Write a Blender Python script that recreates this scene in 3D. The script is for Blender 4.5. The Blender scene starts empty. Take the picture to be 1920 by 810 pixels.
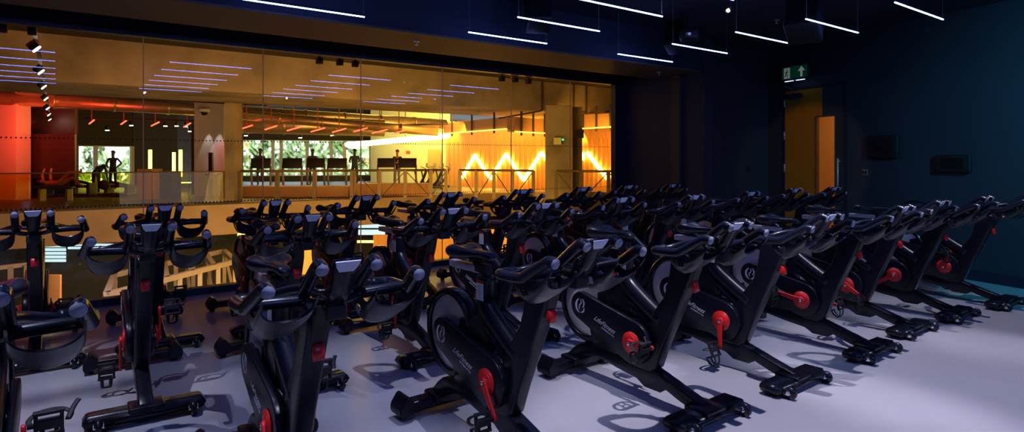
import bpy, bmesh, math, random
from mathutils import Vector, Matrix
S = bpy.context.scene
C = S.collection
R = math.radians
random.seed(7)

# ------------------------------------------------------------------ camera frame
F, HY, H, YAW = 1146.0, 297.0, 1.4, R(36.65)
ca, sa = math.cos(YAW), math.sin(YAW)
def world(X, Y, z):                       # camera-aligned ground axes -> room axes
    return Vector((X*ca + Y*sa, -X*sa + Y*ca, z))
def at(px, py, Y):
    return world((px-960)/F*Y, Y, H - (py-HY)*Y/F)

# ------------------------------------------------------------------ materials
def mat(name, col, rough=.5, metal=0., spec=.5, emit=None, es=0., noise=None, bump=None, coat=0.):
    m = bpy.data.materials.new(name); m.use_nodes = True
    nt = m.node_tree; b = nt.nodes['Principled BSDF']
    b.inputs['Base Color'].default_value = (*col, 1)
    b.inputs['Roughness'].default_value = rough
    b.inputs['Metallic'].default_value = metal
    b.inputs['Specular IOR Level'].default_value = spec
    b.inputs['Coat Weight'].default_value = coat
    if emit:
        b.inputs['Emission Color'].default_value = (*emit, 1)
        b.inputs['Emission Strength'].default_value = es
    if noise:                              # (scale, amount, detail)
        tc = nt.nodes.new('ShaderNodeTexCoord'); n = nt.nodes.new('ShaderNodeTexNoise')
        n.inputs['Scale'].default_value = noise[0]; n.inputs['Detail'].default_value = noise[2]
        r = nt.nodes.new('ShaderNodeValToRGB')
        k = noise[1]
        r.color_ramp.elements[0].position = .3; r.color_ramp.elements[1].position = .7
        r.color_ramp.elements[0].color = (*[c*(1-k) for c in col], 1)
        r.color_ramp.elements[1].color = (*[min(1, c*(1+k)) for c in col], 1)
        nt.links.new(tc.outputs['Object'], n.inputs['Vector'])
        nt.links.new(n.outputs['Fac'], r.inputs['Fac'])
        nt.links.new(r.outputs['Color'], b.inputs['Base Color'])
    if bump:                               # (scale, strength)
        tc = nt.nodes.new('ShaderNodeTexCoord'); n = nt.nodes.new('ShaderNodeTexNoise')
        n.inputs['Scale'].default_value = bump[0]; n.inputs['Detail'].default_value = 4
        bp = nt.nodes.new('ShaderNodeBump'); bp.inputs['Strength'].default_value = bump[1]
        bp.inputs['Distance'].default_value = .01
        nt.links.new(tc.outputs['Object'], n.inputs['Vector'])
        nt.links.new(n.outputs['Fac'], bp.inputs['Height'])
        nt.links.new(bp.outputs['Normal'], b.inputs['Normal'])
    return m

def glassmat(name, tint, refl=1.0):
    m = bpy.data.materials.new(name); m.use_nodes = True
    nt = m.node_tree; nt.nodes.clear()
    o = nt.nodes.new('ShaderNodeOutputMaterial'); mx = nt.nodes.new('ShaderNodeMixShader')
    t = nt.nodes.new('ShaderNodeBsdfTransparent'); g = nt.nodes.new('ShaderNodeBsdfGlossy')
    fr = nt.nodes.new('ShaderNodeFresnel'); fr.inputs['IOR'].default_value = 1.5
    mu = nt.nodes.new('ShaderNodeMath'); mu.operation = 'MULTIPLY'; mu.inputs[1].default_value = refl
    t.inputs['Color'].default_value = (*tint, 1); g.inputs['Roughness'].default_value = 0.0
    nt.links.new(fr.outputs[0], mu.inputs[0]); nt.links.new(mu.outputs[0], mx.inputs['Fac'])
    nt.links.new(t.outputs[0], mx.inputs[1]); nt.links.new(g.outputs[0], mx.inputs[2])
    nt.links.new(mx.outputs[0], o.inputs['Surface'])
    return m

M = dict(
 body=mat('satin_black', (.005, .006, .014), .30, spec=.34),
 bodyg=mat('gloss_black', (.008, .009, .013), .2, spec=.5),
 rubber=mat('grip_rubber', (.006, .008, .018), .30, spec=.42),
 seat=mat('saddle_vinyl', (.009, .010, .018), .33, bump=(160, .1)),
 dark=mat('flat_black', (.006, .006, .008), .6),
 steel=mat('brushed_flywheel', (.80, .77, .75), .40, .5),
 alu=mat('aluminium', (.58, .60, .64), .38, .35),
 chrome=mat('chrome', (.75, .75, .78), .12, 1.0),
 red=mat('red_plastic', (.62, .015, .015), .35),
 white=mat('label_white', (.72, .74, .78), .5),
 trap=mat('console_grey', (.72, .74, .86), .45),
 screen=mat('screen_glass', (.01, .01, .014), .12),
 cap=mat('end_cap', (.28, .30, .40), .4),
 floor=mat('epoxy_floor', (.43, .43, .48), .22, noise=(1.3, .07, 6), bump=(3, .06), spec=.5),
 wall=mat('navy_paint', (.024, .033, .052), .62, noise=(1.2, .12, 4), bump=(30, .05)),
 ceil=mat('navy_ceiling', (.014, .020, .046), .7),
 soffit=mat('soffit_paint', (.11, .085, .07), .6),
 frame=mat('navy_metal', (.012, .018, .04), .4),
 edge=mat('glass_edge', (.45, .40, .30), .3),
 conc=mat('concrete', (.30, .235, .17), .85, noise=(.7, .42, 10), bump=(6, .6)),
 concd=mat('concrete_slab', (.34, .24, .16), .85, noise=(.8, .2, 8)),
 duct=mat('duct_metal', (.60, .48, .28), .35, .8, noise=(2, .2, 3)),
 wood=mat('timber_slats', (.62, .34, .12), .6),
 ywall=mat('pale_wall', (.62, .60, .36), .7),
 pink=mat('plaster_column', (.55, .42, .42), .7),
 dkwall=mat('maroon_cladding', (.06, .03, .03), .6),
 gymdark=mat('services_dark', (.035, .028, .022), .8),
 gymfloor=mat('gym_floor', (.10, .085, .07), .5),
 mach=mat('machine_black', (.008, .007, .007), .5),
 machg=mat('machine_grey', (.22, .21, .20), .4, .5),
 rail=mat('railing_steel', (.16, .11, .06), .45, .4),
 rig=mat('pale_steel', (.26, .22, .20), .5),
 skin=mat('skin', (.45, .22, .13), .5),
 cloth=mat('dark_clothing', (.02, .022, .03), .8),
 cloth2=mat('grey_clothing', (.05, .08, .10), .8),
 hair=mat('dark_hair', (.015, .01, .008), .7),
 leaf=mat('foliage', (.38, .46, .20), .8, noise=(1.6, .75, 8), bump=(2.5, 1)),
 mull=mat('window_frame_grey', (.55, .6, .68), .5),
 tube=mat('cool_tube', (.8, .85, 1), .4, emit=(.15, .26, 1.0), es=26),
 neon=mat('yellow_neon', (1, .8, .3), .4, emit=(1.0, .50, .07), es=26),
 neony=mat('green_yellow_neon', (1, .9, .2), .4, emit=(1.0, .78, .06), es=12),
 trough=mat('white_trough', (1, .9, .6), .4, emit=(1.0, .80, .30), es=14),
 redneon=mat('red_neon', (1, .1, .05), .4, emit=(1.0, .07, .03), es=5),
 bulb=mat('lamp_lens', (1, 1, 1), .4, emit=(1.0, .86, .66), es=45),
 signg=mat('exit_green', (.0, .06, .03), .4, emit=(.0, .16, .08), es=.08),
 signw=mat('exit_white', (.6, .65, .6), .4, emit=(.5, .6, .5), es=.18),
 bluepane=mat('door_face', (.16, .11, .05), .5),
 copper=mat('vision_bead', (.14, .07, .03), .4),
 lowglow=mat('lower_lamp', (1, .7, .2), .4, emit=(1.0, .60, .05), es=12),
)
# brushed radial look for the flywheel disc
def flymat():
    m = M['steel']; nt = m.node_tree; b = nt.nodes['Principled BSDF']
    b.inputs['Anisotropic'].default_value = .85
    tg = nt.nodes.new('ShaderNodeTangent'); tg.direction_type = 'RADIAL'; tg.axis = 'Y'
    nt.links.new(tg.outputs[0], b.inputs['Tangent'])
flymat()
def woodmat():
    m = M['wood']; nt = m.node_tree; b = nt.nodes['Principled BSDF']
    tc = nt.nodes.new('ShaderNodeTexCoord'); mp = nt.nodes.new('ShaderNodeMapping')
    mp.inputs['Scale'].default_value = (3, 3, .25)
    n = nt.nodes.new('ShaderNodeTexNoise'); n.inputs['Scale'].default_value = 2.0; n.inputs['Detail'].default_value = 5
    r = nt.nodes.new('ShaderNodeValToRGB')
    r.color_ramp.elements[0].color = (.34, .15, .04, 1); r.color_ramp.elements[1].color = (.62, .30, .10, 1)
    nt.links.new(tc.outputs['Object'], mp.inputs[0]); nt.links.new(mp.outputs[0], n.inputs['Vector'])
    nt.links.new(n.outputs['Fac'], r.inputs['Fac']); nt.links.new(r.outputs['Color'], b.inputs['Base Color'])
woodmat()
def jointmat():
    m = bpy.data.materials.new('glass_edge_seal'); m.use_nodes = True; nt = m.node_tree; nt.nodes.clear()
    o = nt.nodes.new('ShaderNodeOutputMaterial'); a = nt.nodes.new('ShaderNodeBsdfTranslucent'); d = nt.nodes.new('ShaderNodeBsdfDiffuse'); x = nt.nodes.new('ShaderNodeMixShader')
    a.inputs['Color'].default_value = (.95, .85, .6, 1); d.inputs['Color'].default_value = (.6, .55, .45, 1); x.inputs['Fac'].default_value = .25
    nt.links.new(a.outputs[0], x.inputs[1]); nt.links.new(d.outputs[0], x.inputs[2]); nt.links.new(x.outputs[0], o.inputs['Surface']); return m
M['edge'] = jointmat()
M['glass'] = glassmat('clear_glass', (.93, .92, .88), 1.25)
M['yglass'] = glassmat('yellow_glass', (.80, .66, .06), 1.0)
M['orglass'] = glassmat('amber_glass', (.95, .86, .66), .8)

# ------------------------------------------------------------------ mesh helpers
def obj(name, bm, m, parent=None, smooth=None, loc=None):
    if smooth is not None:
        for f in bm.faces: f.smooth = True
        for e in bm.edges:
            if len(e.link_faces) == 2 and e.calc_face_angle(0) > R(smooth): e.smooth = False
    me = bpy.data.meshes.new(name); bm.to_mesh(me); bm.free()
    ms = m if isinstance(m, (list, tuple)) else [m]
    for x in ms: me.materials.append(x)
    o = bpy.data.objects.new(name, me); C.objects.link(o)
    if parent: o.parent = parent
    if loc is not None: o.location = loc
    return o
def thing(name, label, cat, loc=(0, 0, 0), rz=0, group=None):
    o = bpy.data.objects.new(name, None); C.objects.link(o); o.empty_display_size = .1
    o.location = loc; o.rotation_euler = (0, 0, rz)
    o['label'] = label; o['category'] = cat
    if group: o['group'] = group
    return o
def tag(o, label, cat, group=None, kind=None):
    o['label'] = label; o['category'] = cat
    if group: o['group'] = group
    if kind: o['kind'] = kind
    return o
def struct(name, bm, m, parent=None, smooth=None):
    o = obj(name, bm, m, parent, smooth); o['kind'] = 'structure'; return o
def BM(): return bmesh.new()
def merge(dst, src, mi=0):
    vm = {}
    for v in src.verts: vm[v] = dst.verts.new(v.co)
    for f in src.faces:
        try:
            nf = dst.faces.new([vm[v] for v in f.verts]); nf.material_index = f.material_index if mi == 0 else mi
        except ValueError: pass
    src.free()
def box(bm, c, s, rz=0, bev=0, mi=0, rot=None):
    t = BM(); bmesh.ops.create_cube(t, size=1)
    bmesh.ops.scale(t, vec=s, verts=t.verts)
    if bev: bmesh.ops.bevel(t, geom=t.edges[:], offset=bev, segments=2, affect='EDGES', profile=.6)
    if rot is not None: bmesh.ops.transform(t, matrix=rot.to_4x4(), verts=t.verts)
    if rz: bmesh.ops.rotate(t, matrix=Matrix.Rotation(rz, 3, 'Z'), verts=t.verts)
    bmesh.ops.translate(t, vec=c, verts=t.verts)
    merge(bm, t, mi)
def bar(bm, a, b, w, h, mi=0, bev=0, up=Vector((0, 0, 1))):     # rectangular bar from a to b
    a = Vector(a); b = Vector(b); d = b-a; L = d.length; d = d/L
    if abs(d.dot(up)) > .97: up = Vector((1, 0, 0))
    s = d.cross(up).normalized(); u = s.cross(d).normalized()
    rot = Matrix((d, s, u)).transposed()
    box(bm, (a+b)/2, (L, w, h), rot=rot, bev=bev, mi=mi)
def tube(bm, pts, r, n=10, cap=True, mi=0, smooth_pts=0, flat=None, radii=None):
    P = [Vector(p) for p in pts]
    Rr = list(radii) if radii else [r]*len(P)
    if smooth_pts:                               # Catmull-Rom
        Q = []; RR = []
        for i in range(len(P)-1):
            p0 = P[max(i-1, 0)]; p1 = P[i]; p2 = P[i+1]; p3 = P[min(i+2, len(P)-1)]
            for k in range(smooth_pts):
                t = k/smooth_pts
                Q.append(.5*((2*p1)+(-p0+p2)*t+(2*p0-5*p1+4*p2-p3)*t*t+(-p0+3*p1-3*p2+p3)*t**3))
                RR.append(Rr[i]*(1-t)+Rr[i+1]*t)
        Q.append(P[-1]); RR.append(Rr[-1]); P = Q; Rr = RR
    t = BM(); rings = []
    up = None
    for i, p in enumerate(P):
        d = (P[min(i+1, len(P)-1)]-P[max(i-1, 0)]).normalized()
        if up is None:
            up = Vector((0, 0, 1)) if abs(d.z) < .9 else Vector((1, 0, 0))
        s = d.cross(up).normalized(); up = s.cross(d).normalized()
        fs, fu = flat if flat else (1, 1)
        rings.append([t.verts.new(p + s*(Rr[i]*fs*math.cos(2*math.pi*k/n)) + up*(Rr[i]*fu*math.sin(2*math.pi*k/n))) for k in range(n)])
    for a, b in zip(rings, rings[1:]):
        for k in range(n):
            t.faces.new((a[k], a[(k+1) % n], b[(k+1) % n], b[k]))
    if cap:
        t.faces.new(rings[0][::-1]); t.faces.new(rings[-1])
    bmesh.ops.recalc_face_normals(t, faces=t.faces)
    merge(bm, t, mi)
def prism(bm, poly, y0, y1, bev=0, mi=0, seg=2):   # polygon in (x,z) extruded along y
    t = BM()
    a = [t.verts.new((x, y0, z)) for x, z in poly]; f = t.faces.new(a)
    r = bmesh.ops.extrude_face_region(t, geom=[f])
    bmesh.ops.translate(t, vec=(0, y1-y0, 0), verts=[v for v in r['geom'] if isinstance(v, bmesh.types.BMVert)])
    bmesh.ops.recalc_face_normals(t, faces=t.faces)
    if bev:
        es = [e for e in t.edges if abs(e.verts[0].co.y-e.verts[1].co.y) < 1e-6]
        bmesh.ops.bevel(t, geom=es, offset=bev, segments=seg, affect='EDGES', profile=.5)
    merge(bm, t, mi)
def cyl(bm, a, b, r, n=24, mi=0, r2=None, bev=0):
    tube(bm, [a, b], r, n, radii=[r, r2 if r2 is not None else r], mi=mi)
def smoothpoly(poly, k=4):
    out = []; n = len(poly)
    for i in range(n):
        p0, p1, p2, p3 = [Vector(poly[(i+j) % n]) for j in (-1, 0, 1, 2)]
        for q in range(k):
            t = q/k
            v = .5*((2*p1)+(-p0+p2)*t+(2*p0-5*p1+4*p2-p3)*t*t+(-p0+3*p1-3*p2+p3)*t**3)
            out.append((v.x, v.y))
    return out
def textbm(txt, size, shear=0., ext=.0006, align='LEFT', m4=None):
    cu = bpy.data.curves.new('t', 'FONT'); cu.body = txt; cu.size = size; cu.shear = shear
    cu.extrude = ext; cu.align_x = align; cu.resolution_u = 3
    o = bpy.data.objects.new('t', cu); C.objects.link(o)
    dg = bpy.context.evaluated_depsgraph_get(); me = bpy.data.meshes.new_from_object(o.evaluated_get(dg))
    bm = BM(); bm.from_mesh(me)
    if m4 is not None: bmesh.ops.transform(bm, matrix=m4, verts=bm.verts)
    bpy.data.objects.remove(o); bpy.data.curves.remove(cu); bpy.data.meshes.remove(me)
    return bm
def dup_tree(o, parent=None):
    c = o.copy(); C.objects.link(c)
    if parent: c.parent = parent
    for ch in list(o.children): dup_tree(ch, c)
    return c

# ================================================================== INDOOR CYCLE
# local axes: +X forward (rider faces), +Y rider's left, Z up; f = x - OFF
OFF = .52
def v(f, r, z): return Vector((f+OFF, -r, z))
def pz(pts): return [(f+OFF, z) for f, z in pts]

def build_cycle():
    root = thing('indoor_cycle', 'proto', 'exercise bike', group='indoor cycles in the studio')
    # ---- frame
    b = BM()
    prism(b, pz([(-.335, .575), (-.300, .62), (-.272, .70), (-.258, .78), (-.250, .862), (-.225, .872), (-.135, .862), (-.100, .845), (-.098, .80), (-.118, .745), (-.165, .64), (-.210, .54),
                 (-.255, .44), (-.300, .34), (-.335, .25), (-.355, .20), (-.40, .17), (-.52, .17), (-.53, .26), (-.47, .36), (-.42, .45), (-.375, .52)]), -.042, .042, .014, seg=3)
    # seat tube flowing into the V tube
    tube(b, [v(-.612, 0, .805), v(-.618, 0, .74), v(-.612, 0, .675), v(-.575, 0, .628), v(-.50, 0, .576), v(-.42, 0, .525), v(-.33, 0, .475)], .05, 14, smooth_pts=4, flat=(.95, 1.0))
    # web between seat tube and guard
    prism(b, pz([(-.655, .80), (-.665, .70), (-.70, .625), (-.76, .575), (-.83, .555), (-.83, .48), (-.62, .38), (-.565, .46), (-.575, .55), (-.60, .62), (-.60, .80)]), -.032, .032, .012)
    tube(b, [v(-.60, 0, .56), v(-.50, 0, .49), v(-.385, 0, .405)], .03, 12, flat=(1.1, .9))
    # lower body panel
    prism(b, pz([(-.90, .33), (-.86, .21), (-.55, .17), (-.38, .17), (-.37, .30), (-.45, .44), (-.70, .44)]), -.036, .036, .01)
    # main base beam
    prism(b, pz([(-1.125, .085), (-1.085, .115), (-1.045, .155), (-.99, .195), (-.93, .215), (-.80, .215), (-.45, .215), (-.385, .195), (-.25, .155), (-.12, .115), (-.02, .085), (0, .06), (-.03, .04),
                 (-.12, .045), (-.20, .068), (-.29, .10), (-.33, .072), (-.44, .072), (-.50, .105), (-.66, .125), (-.80, .15), (-.90, .14), (-.97, .11), (-1.02, .065), (-1.10, .055)]), -.037, .037, .008)
    obj('frame', b, M['body'], root, 40)
    # ---- flywheel and its guard
    b = BM(); fc = (-.93, .457)
    cyl(b, (0, -.016, 0), (0, .016, 0), .212, 64)
    for q in (-1, 1): cyl(b, (0, q*.015, 0), (0, q*.019, 0), .205, 64, r2=.196)
    fw = obj('flywheel', b, M['steel'], root, 30, loc=v(fc[0], 0, fc[1])); fw['label'] = 'brushed steel flywheel disc'
    b = BM(); cyl(b, (0, -.045, 0), (0, .05, 0), .03, 20); cyl(b, (0, -.028, 0), (0, .028, 0), .06, 28)
    obj('hub', b, M['body'], fw, 30)
    b = BM(); n = 56
    prof = [(.202, -.030), (.205, -.036), (.228, -.036), (.238, -.026), (.240, 0), (.238, .026), (.228, .036), (.205, .036), (.202, .030), (.214, .022), (.216, 0), (.214, -.022)]
    rings = []
    for i in range(n):
        a = 2*math.pi*i/n
        rings.append([b.verts.new(v(fc[0]+rr*math.cos(a), y, fc[1]+rr*math.sin(a))) for rr, y in prof])
    for i in range(n):
        A, B2 = rings[i], rings[(i+1) % n]
        for k in range(len(prof)):
            b.faces.new((A[k], A[(k+1) % len(prof)], B2[(k+1) % len(prof)], B2[k]))
    bmesh.ops.recalc_face_normals(b, faces=b.faces)
    obj('flywheel_rim', b, M['bodyg'], root, 35)
    # ---- drive guards (tapered capsule), right one carries the writing
    def capsule(r0, r1, y0, y1):
        (x0, z0), (x1, z1) = fc, (-.50, .322)
        d = math.hypot(x1-x0, z1-z0); ang = math.atan2(z1-z0, x1-x0); be = math.acos((r0-r1)/d)
        pts = []
        for k in range(15):
            a = ang+be+(2*math.pi-2*be)*k/14; pts.append((x0+r0*math.cos(a), z0+r0*math.sin(a)))
        for k in range(15):
            a = ang-be+2*be*k/14; pts.append((x1+r1*math.cos(a), z1+r1*math.sin(a)))
        bb = BM(); prism(bb, pz(pts), y0, y1, .006, seg=2); return bb
    g = obj('drive_guard', capsule(.088, .128, -.078, -.040), M['body'], root, 40)
    g['label'] = 'right drive guard with white lettering and swirl emblem'
    g2 = obj('drive_guard', capsule(.075, .11, .040, .066), M['body'], root, 40)
    al = math.atan2(.322-.457, .43)
    def face_m(f, z, ang, y=-.0785):
        return Matrix.Translation((f+OFF, y, z)) @ Matrix.Rotation(-ang, 4, 'Y') @ Matrix.Rotation(R(90), 4, 'X')
    t1 = textbm('LifeFitness', .043, .6, m4=face_m(-.812, .396, al))
    merge(t1, textbm('POWERED BY ICG', .0135, 0, m4=face_m(-.745, .354, al)))
    obj('lettering', t1, M['white'], g)
    # swirl emblem of three curved bands
    b = BM()
    def crescent(cx, cz, R0, a0, a1, w0, n=14):
        o_, i_ = [], []
        for q in range(n+1):
            t_ = q/n; a = a0+(a1-a0)*t_; w = w0*math.sin(math.pi*(.06+.9*t_))**.8
            o_.append((cx+R0*math.cos(a), cz+R0*math.sin(a))); i_.append((cx+(R0-w)*math.cos(a), cz+(R0-w)*math.sin(a)))
        f_ = b.faces.new([b.verts.new((fc[0]+OFF+x, -.0787, fc[1]+z)) for x, z in o_+i_[::-1]])
        e = bmesh.ops.extrude_face_region(b, geom=[f_]); bmesh.ops.translate(b, vec=(0, .0008, 0), verts=[w_ for w_ in e['geom'] if isinstance(w_, bmesh.types.BMVert)])
    crescent(0, 0, .047, R(105), R(262), .017)
    crescent(.010, .018, .029, R(-75), R(80), .012)
    crescent(.012, -.018, .026, R(-110), R(30), .011)
    crescent(-.010, .024, .022, R(-100), R(60), .009)
    crescent(.016, -.010, .030, R(120), R(215), .009)
    bmesh.ops.recalc_face_normals(b, faces=b.faces)
    obj('emblem', b, M['white'], g)
    # ---- front stabiliser
    b = BM()
    prism_r = [(-.27, .022), (-.285, .045), (-.27, .068), (-.255, .074), (.255, .074), (.27, .068), (.285, .045), (.27, .022), (.255, .016), (-.255, .016)]
    t = BM(); a = [t.verts.new((OFF-.115, y, z)) for y, z in prism_r]; f_ = t.faces.new(a)
    e = bmesh.ops.extrude_face_region(t, geom=[f_]); bmesh.ops.translate(t, vec=(.125, 0, 0), verts=[w for w in e['geom'] if isinstance(w, bmesh.types.BMVert)])
    bmesh.ops.recalc_face_normals(t, faces=t.faces)
    bmesh.ops.bevel(t, geom=[e_ for e_ in t.edges if abs(e_.verts[0].co.x-e_.verts[1].co.x) < 1e-6], offset=.01, segments=2, affect='EDGES')
    merge(b, t)
    box(b, (OFF-.05, 0, .072), (.15, .17, .03), bev=.01)
    cyl(b, (OFF+.012, -.24, .045), (OFF+.012, .24, .045), .022, 14)
    fs = obj('front_stabilizer', b, M['body'], root, 40)
    for s in (-1, 1):
        b = BM(); cyl(b, (OFF+.045, s*.215-.013, .037), (OFF+.045, s*.215+.013, .037), .037, 24)
        w = obj('transport_wheel', b, M['rubber'], fs, 30)
        b = BM(); cyl(b, (OFF+.045, s*.215-.019, .037), (OFF+.045, s*.215+.019, .037), .009, 12)
        box(b, (OFF+.02, s*.215-.021, .042), (.06, .006, .03), bev=.002); box(b, (OFF+.02, s*.215+.021, .042), (.06, .006, .03), bev=.002)
        obj('wheel_bracket', b, M['chrome'], fs, 30)
        b = BM(); cyl(b, (OFF-.07, s*.235, 0), (OFF-.07, s*.235, .02), .022, 14); obj('levelling_foot', b, M['rubber'], fs, 30)
    # ---- rear stabiliser with raised corner feet
    b = BM()
    box(b, (OFF-1.06, 0, .058), (.095, .46, .055), bev=.012)
    box(b, (OFF-1.05, 0, .078), (.15, .15, .045), bev=.012)
    rs = obj('rear_stabilizer', b, M['body'], root, 40)
    for s in (-1, 1):
        pl = [(.20, .03), (.20, .088), (.225, .128), (.245, .132), (.285, .075), (.285, .035), (.27, .02)]
        t = BM(); a = [t.verts.new((OFF-1.12, s*y, z)) for y, z in pl]; f_ = t.faces.new(a)
        e = bmesh.ops.extrude_face_region(t, geom=[f_]); bmesh.ops.translate(t, vec=(.125, 0, 0), verts=[w for w in e['geom'] if isinstance(w, bmesh.types.BMVert)])
        bmesh.ops.recalc_face_normals(t, faces=t.faces)
        bmesh.ops.bevel(t, geom=t.edges[:], offset=.006, segments=2, affect='EDGES')
        obj('corner_foot', t, M['body'], rs, 40)
        b = BM(); cyl(b, (OFF-1.06, s*.235, 0), (OFF-1.06, s*.235, .03), .022, 14); obj('levelling_foot', b, M['rubber'], rs, 30)
    # ---- seat assembly
    b = BM()
    tube(b, [v(-.613, 0, .79), v(-.618, 0, .845)], .03, 14, flat=(.8, 1))
    box(b, (OFF-.64, 0, .846), (.10, .05, .045), bev=.008)
    sp = obj('seat_post', b, M['dark'], root, 40)
    b = BM(); box(b, (OFF-.795, 0, .838), (.28, .048, .036), bev=.005)
    sl = obj('seat_slider', b, M['alu'], root, 40); sl['label'] = 'scaled aluminium seat slider'
    b = BM(); cyl(b, (OFF-.70, 0, .85), (OFF-.70, 0, .892), .022, 14)
    for s in (-1, 1): tube(b, [(OFF-.82, s*.03, .905), (OFF-.76, s*.022, .888), (OFF-.66, s*.02, .890), (OFF-.60, s*.012, .912)], .0045, 8, smooth_pts=3)
    box(b, (OFF-.70, 0, .888), (.05, .07, .018), bev=.004)
    obj('clamp', b, M['dark'], sl, 40)
    # saddle surface: stations along f with half-width, crown height, droop
    st = [(-.885, .045, .925, .02), (-.872, .082, .945, .05), (-.845, .098, .955, .062), (-.80, .096, .952, .06), (-.76, .078, .942, .048), (-.72, .052, .936, .038), (-.67, .036, .934, .032), (-.61, .029, .934, .03), (-.575, .025, .928, .028), (-.558, .013, .915, .012)]
    b = BM(); rings = []; n = 18
    for f_, w, zt, dr in st:
        ring = []
        for k in range(n):
            a = 2*math.pi*k/n; cx, sz = math.cos(a), math.sin(a)
            y = w*(abs(cx)**.8)*(1 if cx > 0 else -1)
            if sz >= 0: z = zt - dr*.55*(1-sz**.7) - (.014 if f_ < -.74 and abs(cx) < .3 else 0)
            else: z = zt - dr*.55 + dr*.75*sz
            ring.append(b.verts.new((f_+OFF, y, z)))
        rings.append(ring)
    for A, B2 in zip(rings, rings[1:]):
        for k in range(n): b.faces.new((A[k], A[(k+1) % n], B2[(k+1) % n], B2[k]))
    b.faces.new(rings[0][::-1]); b.faces.new(rings[-1])
    bmesh.ops.recalc_face_normals(b, faces=b.faces)
    bmesh.ops.subdivide_edges(b, edges=b.edges[:], cuts=1, smooth=.6, use_grid_fill=True)
    obj('saddle', b, M['seat'], root, 60)
    # red lever behind the seat tube
    b = BM(); prism(b, pz([(-.665, .765), (-.66, .70), (-.705, .675), (-.70, .70)]), -.018, .018, .003)
    lv = obj('seat_lever', b, M['red'], root, 40); lv['label'] = 'red seat height lever'
    # sticker on the seat tube
    b = BM(); al2 = R(-3)
    def quad(bm, f0, z0, w, h, y, mi=0, th=.0008):
        box(bm, (f0+OFF, y, z0), (w, th, h), mi=mi)
    quad(b, -.603, .735, .064, .085, -.0485); quad(b, -.603, .785, .064, .015, -.0487, 1)
    for k in range(6): quad(b, -.606, .765-.012*k, .036-.006*(k % 3), .0015, -.0491, 2)
    stk = obj('warning_sticker', b, [M['white'], M['red'], M['machg']], root); stk['label'] = 'white warning sticker with red header'
    # ---- handlebar post
    b = BM()
    bar(b, v(-.135, 0, .78), v(-.055, 0, .925), .05, .06, bev=.01)
    bar(b, v(-.155, 0, .70), v(-.088, 0, .865), .06, .045, bev=.008)
    box(b, (OFF+.005, 0, .915), (.15, .06, .045), bev=.01)
    box(b, (OFF+.06, 0, .885), (.05, .075, .05), bev=.008)
    obj('handlebar_post', b, M['dark'], root, 40)
    b = BM(); prism(b, pz([(-.124, .738), (-.108, .730), (-.098, .682), (-.112, .672), (-.130, .70)]), -.021, .021, .004)
    lv = obj('release_lever', b, M['red'], root, 40); lv['label'] = 'red handlebar release lever'
    # ---- handlebar
    b = BM(); hp = BM()
    for s in (-1, 1):
        q = lambda f, r, z: v(f, s*r, z)
        tube(b, [q(-.118, .20, .925), q(-.13, .25, .921), q(-.118, .277, .921), q(-.06, .28, .922), q(.018, .277, .926), q(.05, .272, .942), q(.145, .253, 1.0), q(.168, .249, 1.008), q(.192, .247, 1.003)], .0225, 12, smooth_pts=4)
        tube(b, [q(-.118, .225, .923), q(-.10, .17, .932), q(-.05, .12, .953), q(.02, .092, .968)], .0165, 12, smooth_pts=4)
        tube(b, [q(.045, .27, .938), q(.05, .18, .937), q(.045, .10, .932)], .0195, 12, smooth_pts=4)
        tube(b, [q(.045, .10, .932), q(.035, .05, .917), q(.02, .0, .915)], .014, 12, smooth_pts=4)
        tube(b, [q(.0, .088, .935), q(.045, .09, .972), q(.155, .09, 1.056), q(.178, .089, 1.062), q(.20, .089, 1.054)], .0225, 12, smooth_pts=4)
        tube(b, [q(.06, .09, .975), q(.05, .06, .958), q(.06, .03, .955)], .011, 10, smooth_pts=3)
    h = obj('handlebar', b, M['rubber'], root, 50)
    for s in (-1, 1):
        for (p, d) in (((.192, .247, 1.003), (.97, -.0, -.22)), ((.20, .089, 1.054), (.94, 0, -.34))):
            c0 = v(p[0], s*p[1], p[2]); dd = Vector((d[0], 0, d[2])).normalized()
            b = BM(); cyl(b, c0, c0+dd*.004, .021, 16); obj('end_cap', b, M['cap'], h, 30)
    # ---- bottle holders
    for s in (-1, 1):
        b = BM(); NU, NV = 27, 16
        def lut(x, T):
            for (x0_, y0_), (x1_, y1_) in zip(T, T[1:]):
                if x <= x1_: return y0_+(y1_-y0_)*max(0, (x-x0_))/(x1_-x0_)
            return T[-1][1]
        ZB = [(-.07, .875), (-.035, .832), (0, .808), (.03, .817), (.08, .850), (.13, .890), (.19, .940)]
        ZT = [(-.07, .925), (.02, .927), (.05, .918), (.08, .908), (.11, .914), (.14, .934), (.17, .958), (.195, .976)]
        grid = []
        for i in range(NV):
            row = []
            for k in range(NU):
                ang = math.pi*k/(NU-1); sn = max(0., math.sin(ang))
                f0_, f1_ = -.062+.058*sn**.7, .192-.062*sn**.8
                f_ = f0_+(f1_-f0_)*i/(NV-1)
                zt_ = lut(f_, ZT); zb_ = lut(f_, ZB)
                row.append(b.verts.new(v(f_, s*(.180+.086*math.cos(ang)), zt_-(zt_-zb_)*sn**.55)))
            grid.append(row)
        for i in range(NV-1):
            for k in range(NU-1):
                kk = min(k, NU-2-k)
                if 3 <= i <= 5 and kk in (1, 2, 3): continue                    # finger openings under the grip
                b.faces.new((grid[i][k], grid[i][k+1], grid[i+1][k+1], grid[i+1][k]))
        bmesh.ops.delete(b, geom=[w for w in b.verts if not w.link_faces], context='VERTS')
        bmesh.ops.recalc_face_normals(b, faces=b.faces)
        bmesh.ops.solidify(b, geom=b.faces[:], thickness=.007)
        bmesh.ops.recalc_face_normals(b, faces=b.faces)
        obj('bottle_holder', b, M['rubber'], root, 40)
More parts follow.
